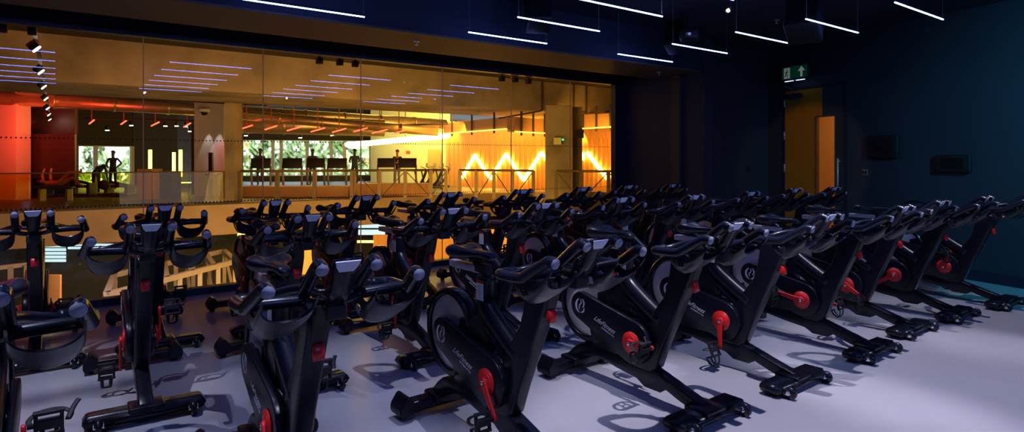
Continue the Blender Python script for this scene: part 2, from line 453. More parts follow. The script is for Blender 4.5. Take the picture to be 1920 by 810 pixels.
    # ---- console
    b = BM(); A = Vector((.092, 0, .975)); T = Vector((.180, 0, 1.082)); d = (T-A).normalized(); nrm = Vector((d.z, 0, -d.x))
    def cpt(u, y, w): p = A+d*u+nrm*w; return Vector((p.x+OFF, y, p.z))
    Lc = (T-A).length
    t = BM(); secs = [(-.055, .026, .034), (0, .036, .040), (.04, .041, .034), (Lc*.6, .045, .024), (Lc, .050, .012)]
    rg = []
    for u, hw, th in secs:
        rg.append([t.verts.new(cpt(u, y, w)) for y, w in ((-hw, 0), (hw, 0), (hw*.86, th), (-hw*.86, th))])
    for a_, b_ in zip(rg, rg[1:]):
        for k in range(4): t.faces.new((a_[k], a_[(k+1) % 4], b_[(k+1) % 4], b_[k]))
    t.faces.new(rg[0][::-1]); t.faces.new(rg[-1]); bmesh.ops.recalc_face_normals(t, faces=t.faces)
    bmesh.ops.bevel(t, geom=t.edges[:], offset=.003, segments=2, affect='EDGES'); merge(b, t)
    bar(b, v(.02, 0, .925), v(.085, 0, .985), .045, .03, bev=.006)
    co = obj('console', b, M['body'], root, 40)
    b = BM(); vs = [cpt(Lc*.985, -.042, .0150), cpt(Lc*.985, .042, .0150), cpt(Lc*.84, .036, .0195), cpt(Lc*.70, .024, .0225), cpt(Lc*.70, -.024, .0225), cpt(Lc*.84, -.036, .0195)]
    f_ = b.faces.new([b.verts.new(p) for p in vs]); e = bmesh.ops.extrude_face_region(b, geom=[f_])
    bmesh.ops.translate(b, vec=nrm*-.004, verts=[w for w in e['geom'] if isinstance(w, bmesh.types.BMVert)]); bmesh.ops.recalc_face_normals(b, faces=b.faces)
    tp = obj('back_plate', b, M['trap'], co); tp['label'] = 'pale grey plate on back of the console'
    b = BM(); vs = [cpt(Lc*.93, -.046, -.001), cpt(Lc*.93, .046, -.001), cpt(.03, .036, -.001), cpt(.03, -.036, -.001)]
    f_ = b.faces.new([b.verts.new(p) for p in vs]); e = bmesh.ops.extrude_face_region(b, geom=[f_])
    bmesh.ops.translate(b, vec=nrm*.003, verts=[w for w in e['geom'] if isinstance(w, bmesh.types.BMVert)]); bmesh.ops.recalc_face_normals(b, faces=b.faces)
    obj('display', b, M['screen'], co)
    b = BM(); mm = Matrix.Translation(cpt(Lc*.5, -.024, .0262)) @ Matrix((Vector((0, 1, 0)), d, nrm)).transposed().to_4x4()
    # ---- crank axle
    b = BM(); cyl(b, v(-.50, -.088, .322), v(-.50, .088, .322), .016, 16); obj('crank_axle', b, M['alu'], root, 30)
    return root

CR = Vector((-.50+OFF, 0, .322))
def crank_set():
    """meshes about the crank axis, arm pointing along +X; rotated per bike about Y"""
    out = {}
    for s, nm in ((-1, 'r'), (1, 'l')):
        y = s*.086
        b = BM(); cyl(b, (0, s*.079, 0), (0, s*.087, 0), .065, 40); cyl(b, (0, s*.086, 0), (0, s*.091, 0), .048, 32, r2=.044); cyl(b, (0, s*.09, 0), (0, s*.094, 0), .026, 24)
        out['disc'+nm] = (b, M['red'])
        b = BM(); prism(b, [(-.02, .018), (.0, .023), (.03, .019), (.155, .0125), (.178, .012), (.183, 0), (.178, -.012), (.155, -.0125), (.03, -.019), (.0, -.023), (-.02, -.018)], s*.092, s*.107, .004)
        out['arm'+nm] = (b, M['red'])
        b = BM(); cyl(b, (0, s*.106, 0), (0, s*.110, 0), .011, 16); cyl(b, (.17, s*.1, 0), (.17, s*.112, 0), .008, 12)
        out['bolt'+nm] = (b, M['chrome'])
    # pedal (about its own spindle, extends to the outside)
    for s, nm in ((-1, 'r'), (1, 'l')):
        b = BM(); c = s*.06
        cyl(b, (0, 0, 0), (0, s*.10, 0), .009, 12)
        box(b, (0, c, 0), (.035, .075, .024), bev=.004)
        for e in (-1, 1):
            box(b, (e*.042, c, 0), (.012, .088, .02), bev=.003)
            box(b, (0, c+e*.036, 0), (.09, .012, .018), bev=.003)
        out['pedal'+nm] = (b, M['dark'])
        b = BM()
        for e in (-1, 1):
            tube(b, [(.045, c+e*.024, 0), (.085, c+e*.022, -.012), (.098, c+e*.018, -.038), (.07, c+e*.020, -.062), (.04, c+e*.022, -.066)], .0052, 7, smooth_pts=3, flat=(1.5, .7))
        tube(b, [(.098, c-.022, -.034), (.10, c+.022, -.034)], .0055, 7); tube(b, [(.045, c-.024, -.066), (.045, c+.024, -.066)], .0055, 7)
        out['cage'+nm] = (b, M['dark'])
        b = BM()
        tube(b, [(0, c-.05, .0), (-.005, c-.056, -.03), (-.012, c-.03, -.062), (-.012, c+.03, -.066), (-.005, c+.062, -.036), (0, c+.052, 0), (-.02, c+.07, -.05), (-.03, c+.085, -.075)], .0045, 6, smooth_pts=4, flat=(1.9, .45))
        out['strap'+nm] = (b, M['dark'])
    return out
proto = build_cycle()
ck = crank_set(); ckm = {}
for k, (b, m) in ck.items():
    o = obj(k, b, m, None, 40); ckm[k] = o.data; C.objects.unlink(o); bpy.data.objects.remove(o)
def put(name, me, parent, mtx):
    me_o = bpy.data.objects.new(name, me); C.objects.link(me_o); me_o.parent = parent; me_o.matrix_local = mtx; return me_o
def add_cranks(root, ang, pr, pl):
    """ang: right arm angle (0 = forward, positive = up), pr/pl pedal tilt"""
    for s, nm, a, pt in ((-1, 'r', ang, pr), (1, 'l', ang+math.pi, pl)):
        Rm = Matrix.Translation(CR) @ Matrix.Rotation(-a, 4, 'Y')
        put('crank_disc', ckm['disc'+nm], root, Rm)
        arm = put('crank_arm', ckm['arm'+nm], root, Rm)
        put('crank_bolt', ckm['bolt'+nm], arm, Matrix.Identity(4))
        tip = Matrix.Translation(CR+Vector((.17*math.cos(a), s*.108, .17*math.sin(a))))
        ped = put('pedal', ckm['pedal'+nm], root, tip @ Matrix.Rotation(-pt, 4, 'Y'))
        put('toe_cage', ckm['cage'+nm], ped, Matrix.Identity(4))
        put('strap', ckm['strap'+nm], ped, Matrix.Identity(4))
HB = ('handlebar', 'handlebar_post', 'console', 'bottle_holder')
ST = ('saddle', 'seat_post', 'seat_slider')
def base(n): return n.split('.')[0]

# rows: front stabiliser position (x, y) in room axes, heading -Y
rowA = [(-.12, 5.06), (.61, 5.08), (1.37, 5.08), (2.10, 5.04), (2.95, 5.08), (3.80, 5.08), (4.58, 5.04), (5.34, 5.06), (6.12, 5.05)]
rowB = [(.40, 3.77), (1.17, 3.63), (2.10, 3.66), (2.86, 3.60), (3.66, 3.60), (4.54, 3.56), (5.50, 3.60), (6.24, 3.56), (6.95, 3.50)]
rowC = [(-.19, 2.17), (.762, 2.065), (1.74, 1.94), (2.77, 1.95), (3.62, 1.93), (4.63, 1.92), (5.48, 1.98), (6.30, 1.93), (7.18, 1.82)]
ang = {('C', 0): -100, ('C', 1): -60, ('C', 2): -55, ('C', 3): 5, ('C', 4): -88, ('C', 5): 170, ('C', 6): -30, ('C', 7): 215, ('C', 8): 70,
       ('B', 0): -95, ('B', 1): -60, ('B', 2): -80, ('B', 3): -70, ('B', 4): 40, ('A', 1): -170, ('A', 2): -60, ('A', 3): -120, ('A', 4): -75}
ordn = ['first', 'second', 'third', 'fourth', 'fifth', 'sixth', 'seventh', 'eighth', 'ninth']
rown = {'A': 'in the row along the glass', 'B': 'in the middle row', 'C': 'in the front row'}
extra = {('C', 2): 'black indoor cycle with flywheel fully in view, %s', ('C', 3): 'indoor cycle with red crank arm pointing forward, %s',
         ('C', 4): 'indoor cycle with red crank arm hanging down, %s', ('B', 0): 'indoor cycle seen head-on, %s',
         ('C', 1): 'indoor cycle in the near foreground, %s', ('C', 0): 'indoor cycle cut off by the left edge, %s'}
cyc = []
for row, L in (('A', rowA), ('B', rowB), ('C', rowC)):
    for i, (x, y) in enumerate(L):
        o = proto if not cyc else dup_tree(proto)
        cyc.append((row, i, o, x, y))
for row, i, o, x, y in cyc:
    o.location = (x, y+.52, 0); o.rotation_euler = (0, 0, R(-90)+R({('C', 1): -1.3, ('B', 0): -1.8, ('C', 2): .6, ('C', 3): .6, ('C', 4): .7, ('C', 0): -1}.get((row, i), random.uniform(-.8, .8))))
    hf = {('B', 0): .08, ('C', 3): -.04}.get((row, i), 0)
    where = '%s from the left %s' % (ordn[i], rown[row])
    o['label'] = extra.get((row, i), 'black indoor cycle with red cranks, %s') % where
    o['group'] = 'indoor cycles in the studio'
    dh = random.uniform(-.005, .012); dsx = random.uniform(-.01, .02); ds = random.uniform(-.01, .03)
    if (row, i) in (('C', 2), ('C', 3), ('C', 4), ('C', 1), ('B', 0)): dh = 0
    if (row, i) == ('C', 2): ds, dsx = -.005, 0
    if row == 'A' and i in (2, 3): ds = .0
    for ch in list(o.children):
        n = base(ch.name)
        if n in HB: ch.location = (hf if n != 'handlebar_post' else 0, 0, dh)
        if n in ST: ch.location = (dsx if n != 'seat_post' else 0, 0, ds)
    add_cranks(o, R(ang.get((row, i), random.uniform(0, 360))), R(random.uniform(-105, -65)), R(random.uniform(-105, -65)))

# ================================================================== STUDIO SHELL
GY = 7.0
def poly_floor(pts, z, flip=False):
    b = BM(); f = b.faces.new([b.verts.new((x, y, z)) for x, y in pts]); 
    if flip: f.normal_flip()
    return b
def slab(pts, z0, z1):
    b = BM(); f = b.faces.new([b.verts.new((x, y, z0)) for x, y in pts])
    e = bmesh.ops.extrude_face_region(b, geom=[f]); bmesh.ops.translate(b, vec=(0, 0, z1-z0), verts=[w for w in e['geom'] if isinstance(w, bmesh.types.BMVert)])
    bmesh.ops.recalc_face_normals(b, faces=b.faces); return b
WD = Vector((.226, .974)).normalized(); CN = Vector((9.11, 5.39))   # right wall direction, far corner
WN = Vector((-WD.y, WD.x))                                           # into the room
def onwall(s, z, off=0):                                             # s metres from the far corner towards the viewer
    p = CN-WD*s+WN*off; return Vector((p.x, p.y, z))
fr = CN-WD*10
struct('floor', slab([(-5.2, -4.2), (fr.x+.5, -4.2), (fr.x+.5, fr.y), (CN.x+.4, CN.y), (9.0, 7.12), (-5.2, 7.12)], -.25, 0), M['floor'])
CZ = 3.13
struct('ceiling', slab([(-5.2, -4.2), (fr.x+.5, -4.2), (CN.x+.6, CN.y+.5), (9.3, 7.1), (-5.2, 7.1)], CZ, CZ+.2), M['ceil'])
# soffit over the glass with blind pocket
b = BM()
box(b, (1.15, 5.895, 2.65), (12.6, .92, .02)); 
struct('trim_1', b, M['soffit'])
b = BM(); box(b, (1.15, 5.895, 2.66+.235), (12.6, .93, .47)); struct('trim_8', b, M['ceil'])
b = BM(); box(b, (1.15, 6.67, 2.96), (12.6, .62, .32)); struct('trim_2', b, M['ceil'])
# right wall with door opening
def wallseg(bm, s0, s1, z0, z1, th=.2):
    a, c = onwall(s0, 0, -th/2), onwall(s1, 0, -th/2); m_ = (a+c)/2; m_.z = (z0+z1)/2
    box(bm, m_, ((a-c).length, th, z1-z0), rz=math.atan2(WD.y, WD.x))
DS0, DS1, DZ = .30, 1.40, 2.47
b = BM(); wallseg(b, -.2, DS0, -.1, CZ+.1); wallseg(b, DS0, DS1, DZ, CZ+.1); wallseg(b, DS1, 10.5, -.1, CZ+.1)
struct('wall_right', b, M['wall'])
b = BM(); a, c = onwall(DS1, .06, .006), onwall(10.3, .06, .006); m_ = (a+c)/2; box(b, m_, ((a-c).length, .012, .12), rz=math.atan2(WD.y, WD.x)); struct('baseboard_right', b, M['frame'])
# back return wall and pier beside the glass
BD = Vector((-.974, .226)); a = CN; c = CN+BD*1.75
b = BM(); box(b, ((a.x+c.x)/2+.02, (a.y+c.y)/2+.1, CZ/2), (1.75, .2, CZ+.1), rz=math.atan2(BD.y, BD.x)); struct('wall_back', b, M['wall'])
b = BM(); box(b, (7.55, 6.25, CZ/2), (.20, 1.7, CZ)); struct('wall_pier', b, M['wall'])
b = BM(); box(b, (-5.1, 1.4, CZ/2), (.2, 11.4, CZ+.2)); struct('wall_left', b, M['wall'])
b = BM(); box(b, (2, -4.1, CZ/2), (15, .2, CZ+.2)); struct('wall_front', b, M['wall'])
# glass wall: frame and panes
b = BM()
box(b, (1.2, 7.0, .035), (12.6, .12, .07), bev=.006); struct('trim_3', b, M['frame'])
b = BM(); box(b, (1.2, 7.04, 2.70), (12.6, .10, .2)); struct('trim_4', b, M['frame'])
b = BM(); box(b, (7.36, 7.0, 1.32), (.2, .10, 2.6)); struct('trim_5', b, M['frame'])
PITCH = 1.128; x0 = .68-PITCH*5; k = 0
edges = []
while x0+k*PITCH < 7.2: edges.append(x0+k*PITCH); k += 1
edges.append(7.27)
for i in range(len(edges)-1):
    a_, c_ = edges[i], edges[i+1]
    b = BM(); box(b, ((a_+c_)/2, GY, (.07+2.60)/2), (c_-a_-.006, .0, 2.53))
    t = BM(); vs = [t.verts.new(p) for p in ((a_+.003, GY, .07), (c_-.003, GY, .07), (c_-.003, GY, 2.60), (a_+.003, GY, 2.60))]; t.faces.new(vs); b.free()
    w = struct('window_%d' % (i+1), t, M['glass'])
    b = BM(); 
    box(b, (c_, GY, (.07+2.60)/2), (.008, .014, 2.53)); obj('glass_joint', b, M['edge'], w)
    b = BM(); n = int((c_-a_)/.034)
    for q in range(n):
        xx = a_+.017+q*(c_-a_)/n
        for zz in (.945, 1.585):
            vs = [b.verts.new((xx+.0075*math.cos(t_), GY-.002, zz+.0075*math.sin(t_))) for t_ in [2*math.pi*j/8 for j in range(8)]]; b.faces.new(vs)
    obj('dot_band', b, M['dark'], w)

# ---- door
rzW = math.atan2(WD.y, WD.x)
def wbox(bm, s0, s1, z0, z1, o0, o1, mi=0, bev=0):
    a, c = onwall(s0, 0, (o0+o1)/2), onwall(s1, 0, (o0+o1)/2); m_ = (a+c)/2; m_.z = (z0+z1)/2
    box(bm, m_, ((a-c).length, abs(o1-o0), z1-z0), rz=rzW, mi=mi, bev=bev)
b = BM(); wbox(b, DS0-.0, DS0+.03, 0, DZ, -.15, .012); wbox(b, DS1-.03, DS1, 0, DZ, -.15, .012); wbox(b, DS0, DS1, DZ-.03, DZ, -.15, .012)
struct('trim_6', b, M['frame'])
b = BM()
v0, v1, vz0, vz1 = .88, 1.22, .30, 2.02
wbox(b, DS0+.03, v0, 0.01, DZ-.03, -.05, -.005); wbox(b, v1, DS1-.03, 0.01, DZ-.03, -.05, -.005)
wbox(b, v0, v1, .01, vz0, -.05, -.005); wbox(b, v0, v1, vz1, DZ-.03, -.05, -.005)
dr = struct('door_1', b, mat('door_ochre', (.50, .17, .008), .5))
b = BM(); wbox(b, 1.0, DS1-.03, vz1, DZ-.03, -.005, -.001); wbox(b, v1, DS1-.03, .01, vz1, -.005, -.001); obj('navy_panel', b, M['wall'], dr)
b = BM(); wbox(b, v0, v0+.02, vz0, vz1, -.055, .004); wbox(b, v1-.02, v1, vz0, vz1, -.055, .004); wbox(b, v0, v1, vz1-.02, vz1, -.055, .004); wbox(b, v0, v1, vz0, vz0+.02, -.055, .004)
obj('vision_frame', b, M['copper'], dr)
b = BM(); wbox(b, v0+.02, v1-.02, vz0+.02, vz1-.02, -.031, -.028); obj('vision_panel', b, M['orglass'], dr)
b = BM(); q0, q1 = onwall(1.29, .95, .05), onwall(1.29, 1.40, .05); cyl(b, q0, q1, .012, 12)
for q in (q0, q1): cyl(b, q+Vector((0, 0, .04 if q is q0 else -.04)), onwall(1.29, q.z+(.04 if q is q0 else -.04), -.005), .008, 10)
obj('pull_handle', b, M['alu'], dr, 30)
b = BM(); wbox(b, DS0+.05, DS0+.36, DZ-.16, DZ-.09, -.005, .05, bev=.006)
p0 = onwall(DS0+.3, DZ-.08, .03); p1 = onwall(DS0+.18, DZ+.03, .18); p2 = onwall(DS0+.02, DZ+.02, .02); bar(b, p0, p1, .018, .008); bar(b, p1, p2, .018, .008)
obj('door_closer', b, M['frame'], dr)
b = BM()
for z in (.25, 1.25, 1.75, 2.25): cyl(b, onwall(DS0+.028, z-.06, .008), onwall(DS0+.028, z+.06, .008), .011, 10)
obj('hinge', b, M['alu'], dr, 30)
# lit corridor seen through the vision panel
b = BM()
wbox(b, DS0-1.2, DS1+1.2, -.1, CZ, -2.0, -1.9); wbox(b, DS0-1.3, DS0-1.2, -.1, CZ, -2.0, -.2); wbox(b, DS1+1.2, DS1+1.3, -.1, CZ, -2.0, -.2); wbox(b, DS0-1.2, DS1+1.2, CZ-.1, CZ, -2, -.2); wbox(b, DS0-1.2, DS1+1.2, -.15, -.02, -2, -.2)
struct('wall_corridor', b, mat('corridor_paint', (.55, .36, .18), .7))

# ---- exit sign above the door
c0 = onwall(.66, 2.68, .16)
ex = thing('exit_sign', 'green emergency exit sign with running figure and arrow above the door', 'exit sign', c0, rzW+math.pi)
sw, sh = .25, .115
b = BM(); box(b, (0, .02, 0), (sw*2, .05, sh*2), bev=.006); box(b, (.0, .08, .0), (.08, .12, .08)); obj('housing', b, M['frame'], ex, 40)
b = BM(); box(b, (0, -.008, 0), (sw*2-.05, .006, sh*2-.05)); obj('sign_face', b, M['signg'], ex)
sf = ex.children[-1]
b = BM()
def sp(poly, y=-.0125):
    f_ = b.faces.new([b.verts.new((x, y, z)) for x, z in poly]); e = bmesh.ops.extrude_face_region(b, geom=[f_]); bmesh.ops.translate(b, vec=(0, .0015, 0), verts=[w for w in e['geom'] if isinstance(w, bmesh.types.BMVert)])
sp([(.105, -.075), (.105, .01), (.06, .01), (.125, .08), (.19, .01), (.145, .01), (.145, -.075)])
obj('arrow', b, M['signw'], sf)
b = BM()
sp([(-.19, -.08), (-.19, .08), (-.08, .08), (-.08, -.08), (-.095, -.08), (-.095, .065), (-.175, .065), (-.175, -.08)])
sp([(-.172, -.078), (-.172, .062), (-.098, .062), (-.098, -.078)], -.0118)
obj('doorway_symbol', b, M['signw'], sf)
b = BM()
def lim(pts, r): tube(b, [(x, -.0135, z) for x, z in pts], r, 6)
cyl(b, (-.128, -.014, .045), (-.128, -.0125, .045), .012, 12)
lim([(-.133, .03), (-.145, -.01)], .010); lim([(-.145, -.01), (-.12, -.03), (-.13, -.06)], .007); lim([(-.145, -.01), (-.16, -.04), (-.178, -.045)], .007); lim([(-.133, .025), (-.112, .01), (-.10, .02)], .005); lim([(-.135, .025), (-.158, .018), (-.165, -.002)], .005)
obj('running_figure', b, M['signg'], sf)
b = BM()
for q in (-.1, .1): box(b, (q, -.004, -sh-.006), (.15, .02, .006))
obj('lamp_strip', b, mat('sign_lamp', (.8, .9, 1), .4, emit=(.55, .65, 1.0), es=2.5), ex)

# ---- wall fittings
def wallpanel(s, z, w, h, label, name='wall_display', bt=.05):
    c = onwall(s, z, bt/2); o = thing(name, label, 'screen', c, rzW+math.pi)
    b = BM(); box(b, (0, 0, 0), (w, bt, h), bev=.008); obj('casing', b, M['dark'], o, 40)
    b = BM(); box(b, (0, -bt/2-.001, 0), (w*.62, .004, h*.62), bev=.001); obj('display', b, M['screen'], o)
    return o
def s_at(px):                                          # where a sight line meets the right wall
    k = (px-960)/F; d = world(k, 1, 0).xy; 
    A = Matrix(((d.x, WD.x), (d.y, WD.y))); sol = A.inverted() @ CN
    return sol.y, sol.x
def z_at(py, Y): return H-(py-HY)*Y/F
for (pa, pb, ya, yb, lab) in ((1630, 1687, 254, 296, 'dark square touch panel on the navy wall right of the door'), (1759, 1823, 290, 323, 'wide dark control box on the navy wall, furthest right')):
    s0, Y0 = s_at(pa); s1, Y1 = s_at(pb)
    zc = (z_at(ya, (Y0+Y1)/2)+z_at(yb, (Y0+Y1)/2))/2; hh = z_at(ya, (Y0+Y1)/2)-z_at(yb, (Y0+Y1)/2)
    o = wallpanel((s0+s1)/2, zc, abs(s1-s0), hh, lab)
s0, Y0 = s_at(1622)
o = thing('light_switch', 'small metal wall switch between the door and the touch panel', 'switch', onwall(s0, z_at(323, Y0), .006), rzW+math.pi)
b = BM(); box(b, (0, 0, 0), (.085, .01, .085), bev=.003); obj('plate', b, M['machg'], o)
b = BM(); box(b, (-.018, -.008, 0), (.02, .008, .035)); box(b, (.018, -.008, 0), (.02, .008, .035)); obj('rocker', b, M['dark'], o)
pb_ = CN+BD*.42
o = thing('light_switch', 'small black wall switch on the dark return wall left of the door', 'switch', (pb_.x-.004, pb_.y-.01, z_at(317, 9.6)), math.atan2(BD.y, BD.x)+math.pi)
b = BM(); box(b, (0, 0, 0), (.09, .012, .09), bev=.003); obj('plate', b, M['frame'], o)
b = BM(); box(b, (0, -.008, 0), (.03, .008, .04)); obj('rocker', b, M['dark'], o)

# ================================================================== PENDANT TUBES
colx = [-1.02, 1.16, 3.24, 5.34]; rowsY = [5.07, 4.27, 3.50, 2.80, 2.08, 1.40]
TZ = 2.64; coln = ['far left', 'left', 'middle', 'right']; rn = ['nearest the glass wall', 'second from the glass wall', 'third from the glass wall', 'fourth from the glass wall', 'fifth from the glass wall', 'furthest from the glass wall']
def pend():
    o = thing('pendant_light', 'p', 'pendant light', group='linear pendant lights over the cycles')
    b = BM(); box(b, (.5, 0, .012), (1.01, .014, .016)); obj('housing', b, M['dark'], o)
    b = BM(); cyl(b, (0, 0, 0), (1.0, 0, 0), .0065, 10); obj('light_tube', b, M['tube'], o, 30)
    for xx in (.01, .99):
        b = BM(); cyl(b, (xx, 0, .02), (xx, 0, CZ-TZ), .0022, 6); cyl(b, (xx, 0, .015), (xx, 0, .05), .005, 8); obj('suspension_rod', b, M['machg'], o)
    return o
pp = pend(); first = True
for ci, cx in enumerate(colx):
    for ri, ry in enumerate(rowsY):
        o = pp if first else dup_tree(pp); first = False
        o.location = (cx, ry, TZ); o['label'] = 'slim blue-white tube lamp of the %s column of lamps, %s' % (coln[ci], rn[ri])

# ---- ceiling fittings
def speaker(loc, rz, label, sc=1., tilt=R(-25)):
    o = thing('loudspeaker', label, 'speaker', loc, rz)
    b = BM()
    t = BM(); poly = [(-.15, -.10), (-.15, .10), (.15, .13), (.15, -.13)]
    box(t, (0, 0, 0), (.30*sc, .28*sc, .42*sc), bev=.03)
    bmesh.ops.rotate(t, matrix=Matrix.Rotation(tilt, 3, 'Y'), verts=t.verts); merge(b, t)
    obj('cabinet', b, M['dark'], o, 40)
    b = BM(); t = BM(); box(t, (.152*sc, 0, 0), (.006, .24*sc, .38*sc)); bmesh.ops.rotate(t, matrix=Matrix.Rotation(tilt, 3, 'Y'), verts=t.verts); merge(b, t)
    obj('grille', b, M['mach'], o)
    b = BM(); zt = CZ-loc[2]; cyl(b, (-.05, 0, .15*sc), (-.05, 0, zt), .02, 10); box(b, (-.05, 0, zt-.01), (.14, .14, .02)); obj('bracket', b, M['dark'], o)
    return o
speaker(at(1508, 28, 6.1), R(200), 'big black loudspeaker hanging beside the bright blue tubes, nearest the right wall', 1.15)
speaker(at(1008, 22, 6.35), R(240), 'black loudspeaker hanging from the dark ceiling above the middle tube', .9)
speaker(at(1268, 72, 7.6), R(200), 'dark rounded loudspeaker under the ceiling next to the projector', .8)
o = thing('projector', 'small dark projector with glossy front above the tube beside the column', 'projector', at(1292, 66, 7.2), R(215))
b = BM(); box(b, (0, 0, 0), (.30, .22, .12), bev=.03); obj('housing', b, M['mach'], o, 40)
b = BM(); cyl(b, (.15, 0, 0), (.17, 0, 0), .04, 16); obj('lens', b, M['chrome'], o, 30)
b = BM(); cyl(b, (0, 0, .05), (0, 0, CZ-o.location.z), .015, 10); obj('mount_pole', b, M['dark'], o)
p = at(1143, 24, 6.1); p.z = CZ-.012
o = thing('air_diffuser', 'round slotted air diffuser set in the dark ceiling', 'vent', p)
b = BM()
for r_ in (.24, .19, .14, .09, .04):
    bb = BM(); n = 32
    for k in range(n):
        a0, a1 = 2*math.pi*k/n, 2*math.pi*(k+1)/n
        pts = [(r_*math.cos(a0), r_*math.sin(a0), 0), (r_*math.cos(a1), r_*math.sin(a1), 0), ((r_-.025)*math.cos(a1), (r_-.025)*math.sin(a1), -.012), ((r_-.025)*math.cos(a0), (r_-.025)*math.sin(a0), -.012)]
        bb.faces.new([bb.verts.new(q) for q in pts])
    merge(b, bb)
obj('ring', b, M['frame'], o)
for px, py, Y, z_, lab in ((781, 82, 6.6, 2.64, 'small white sprinkler head on the brown soffit, left one'), (1236, 139, 8.6, 2.64, 'small white sprinkler head on the soffit beside the column'), (1456, 42, 8.2, CZ, 'small white sprinkler head on the dark ceiling above the exit sign')):
    # stand it at the height of its ceiling
    Yc = F*(z_-.03-H)/(HY-py); p = at(px, py, Yc); p.z = z_+.003
    o = thing('sprinkler', lab, 'sprinkler', p)
    b = BM(); cyl(b, (0, 0, -.008), (0, 0, 0), .035, 20); obj('rose', b, M['alu'], o, 30)
    b = BM(); cyl(b, (0, 0, -.045), (0, 0, -.008), .008, 10); cyl(b, (0, 0, -.05), (0, 0, -.046), .018, 14); obj('nozzle', b, M['alu'], o, 30)
# bright accent spot near the right tubes
p = at(1365, 17, 6.0); p.z = min(p.z, CZ-.12); SPOTP = p+Vector((.06, -.02, -.05))
o = thing('spotlight', 'bright white ceiling spotlight shining with a star flare', 'spotlight', p, R(215))
b = BM(); cyl(b, (-.07, 0, .02), (.03, 0, -.02), .035, 18); cyl(b, (-.02, 0, 0), (-.02, 0, CZ-p.z), .01, 8); obj('can', b, M['dark'], o, 30)
b = BM(); cyl(b, (.03, 0, -.02), (.034, 0, -.0216), .016, 16); obj('lens', b, mat('spot_lens', (1, 1, 1), .4, emit=(.95, .93, 1.0), es=60), o, 30)

# ================================================================== GYM BEYOND THE GLASS
# concrete transfer beam over the void and the far mezzanine
b = BM(); box(b, (14, 22.0, 4.9), (60, 4.0, 2.96)); struct('trim_7', b, M['conc'])
b = BM(); box(b, (14, 33, -.68), (60, 21, 1.02)); o = struct('floor', b, M['concd'])
b = BM(); box(b, (14, 33.2, -.165), (60, 20.4, .01)); o = struct('floor', b, M['gymfloor'])
b = BM(); box(b, (14, 20.4, -5.5), (60, 27, .2)); o = struct('floor', b, mat('lower_floor', (.06, .07, .085), .35, noise=(.6, .4, 5)))
b = BM(); box(b, (14, 30.5, 4.75), (60, 36, .2)); box(b, (14, 13.6, 6.4), (60, 13.2, .2)); o = struct('ceiling', b, M['gymdark'])
b = BM(); box(b, (-9, 20, .5), (.2, 50, 12)); struct('wall_gym_left', b, M['dkwall'])
b = BM(); box(b, (44, 20, .5), (.2, 60, 12)); struct('wall_gym_right', b, M['wood'])
b = BM(); box(b, (-7.2, 7.15, 3), (4.2, .2, 17)); box(b, (26.5, 7.15, 3), (38, .2, 17)); box(b, (0, 7.2, -2.8), (18, .15, 5.6)); box(b, (0, 7.25, 4.7), (18, .2, 4.0))
struct('wall_facade', b, M['concd'])
b = BM(); box(b, (14, 28.5, -3.3), (60, .2, 4.3)); struct('wall_lower', b, mat('lower_wall', (.05, .055, .06), .7))
b = BM(); box(b, (14, 45.5, 5.2), (60, .2, 3.8)); struct('wall_gym_far_top', b, M['gymdark'])

def vec2(px, Y): p = at(px, HY, Y); return p
def quadwall(name, pa, Ya, pb2, Yb, z0, z1, m, th=.15, st=True, parent=None):
    a, c = vec2(pa, Ya), vec2(pb2, Yb); d = (c-a); L = d.length; rz = math.atan2(d.y, d.x)
    mid = (a+c)/2; mid.z = (z0+z1)/2
    b = BM(); box(b, mid, (L, th, z1-z0), rz=rz)
    return struct(name, b, m, parent) if st else obj(name, b, m, parent)
FZ = -.16
# far walls, left to right
quadwall('wall_far_left', -760, 26.5, 143, 25.2, FZ, 4.7, M['dkwall'])
quadwall('wall_far_pier', -30, 23.5, 44, 23.2, FZ, 4.7, M['pink'], .6)
quadwall('wall_far_center', 330, 40, 456, 41, FZ, 4.7, M['gymdark'])
quadwall('wall_far_pale', 697, 40, 842, 35, FZ, 4.7, M['ywall'])
quadwall('wall_far_side', 697, 40, 697.5, 46, FZ, 4.7, M['ywall'])
# far left window (big) and the long window band with trees outside
def window(n, pa, Ya, pb2, Yb, z0, z1, posts, sill=None):
    a, c = vec2(pa, Ya), vec2(pb2, Yb); d = (c-a); L = d.length; rz = math.atan2(d.y, d.x)
    b = BM(); mid = (a+c)/2
    for z in (z0, z1): box(b, (mid.x, mid.y, z), (L, .12, .1), rz=rz)
    for t in posts:
        p = a+d*t; box(b, (p.x, p.y, (z0+z1)/2), (.22, .12, z1-z0), rz=rz)
    w = struct('window_%d' % n, b, M['mull'])
    b = BM(); box(b, (mid.x, mid.y, (z0+z1)/2), (L, .01, z1-z0), rz=rz); obj('pane', b, glassmat('daylight_glass_%d' % n, (.9, .95, 1.0), .6), w)
    # wall above and below
    b = BM()
    if z0 > FZ+.1: box(b, (mid.x, mid.y, (FZ+z0)/2), (L, .15, z0-FZ), rz=rz)
    box(b, (mid.x, mid.y, (z1+4.7)/2), (L, .15, 4.7-z1), rz=rz)
    struct('wall_window_%d' % n, b, M['gymdark'])
window(31, 143, 33, 247, 35, FZ+.05, 2.1, (0, .33, 1))
window(32, 446, 41, 700, 43, .2, 2.65, (0, .02, .25, .31, .5, .68, .78, .98, 1))
quadwall('wall_far_mid', 247, 35, 331, 38, FZ, 4.7, M['gymdark'])
quadwall('wall_far_jog', 142, 25.2, 143, 33, FZ, 4.7, M['dkwall'])
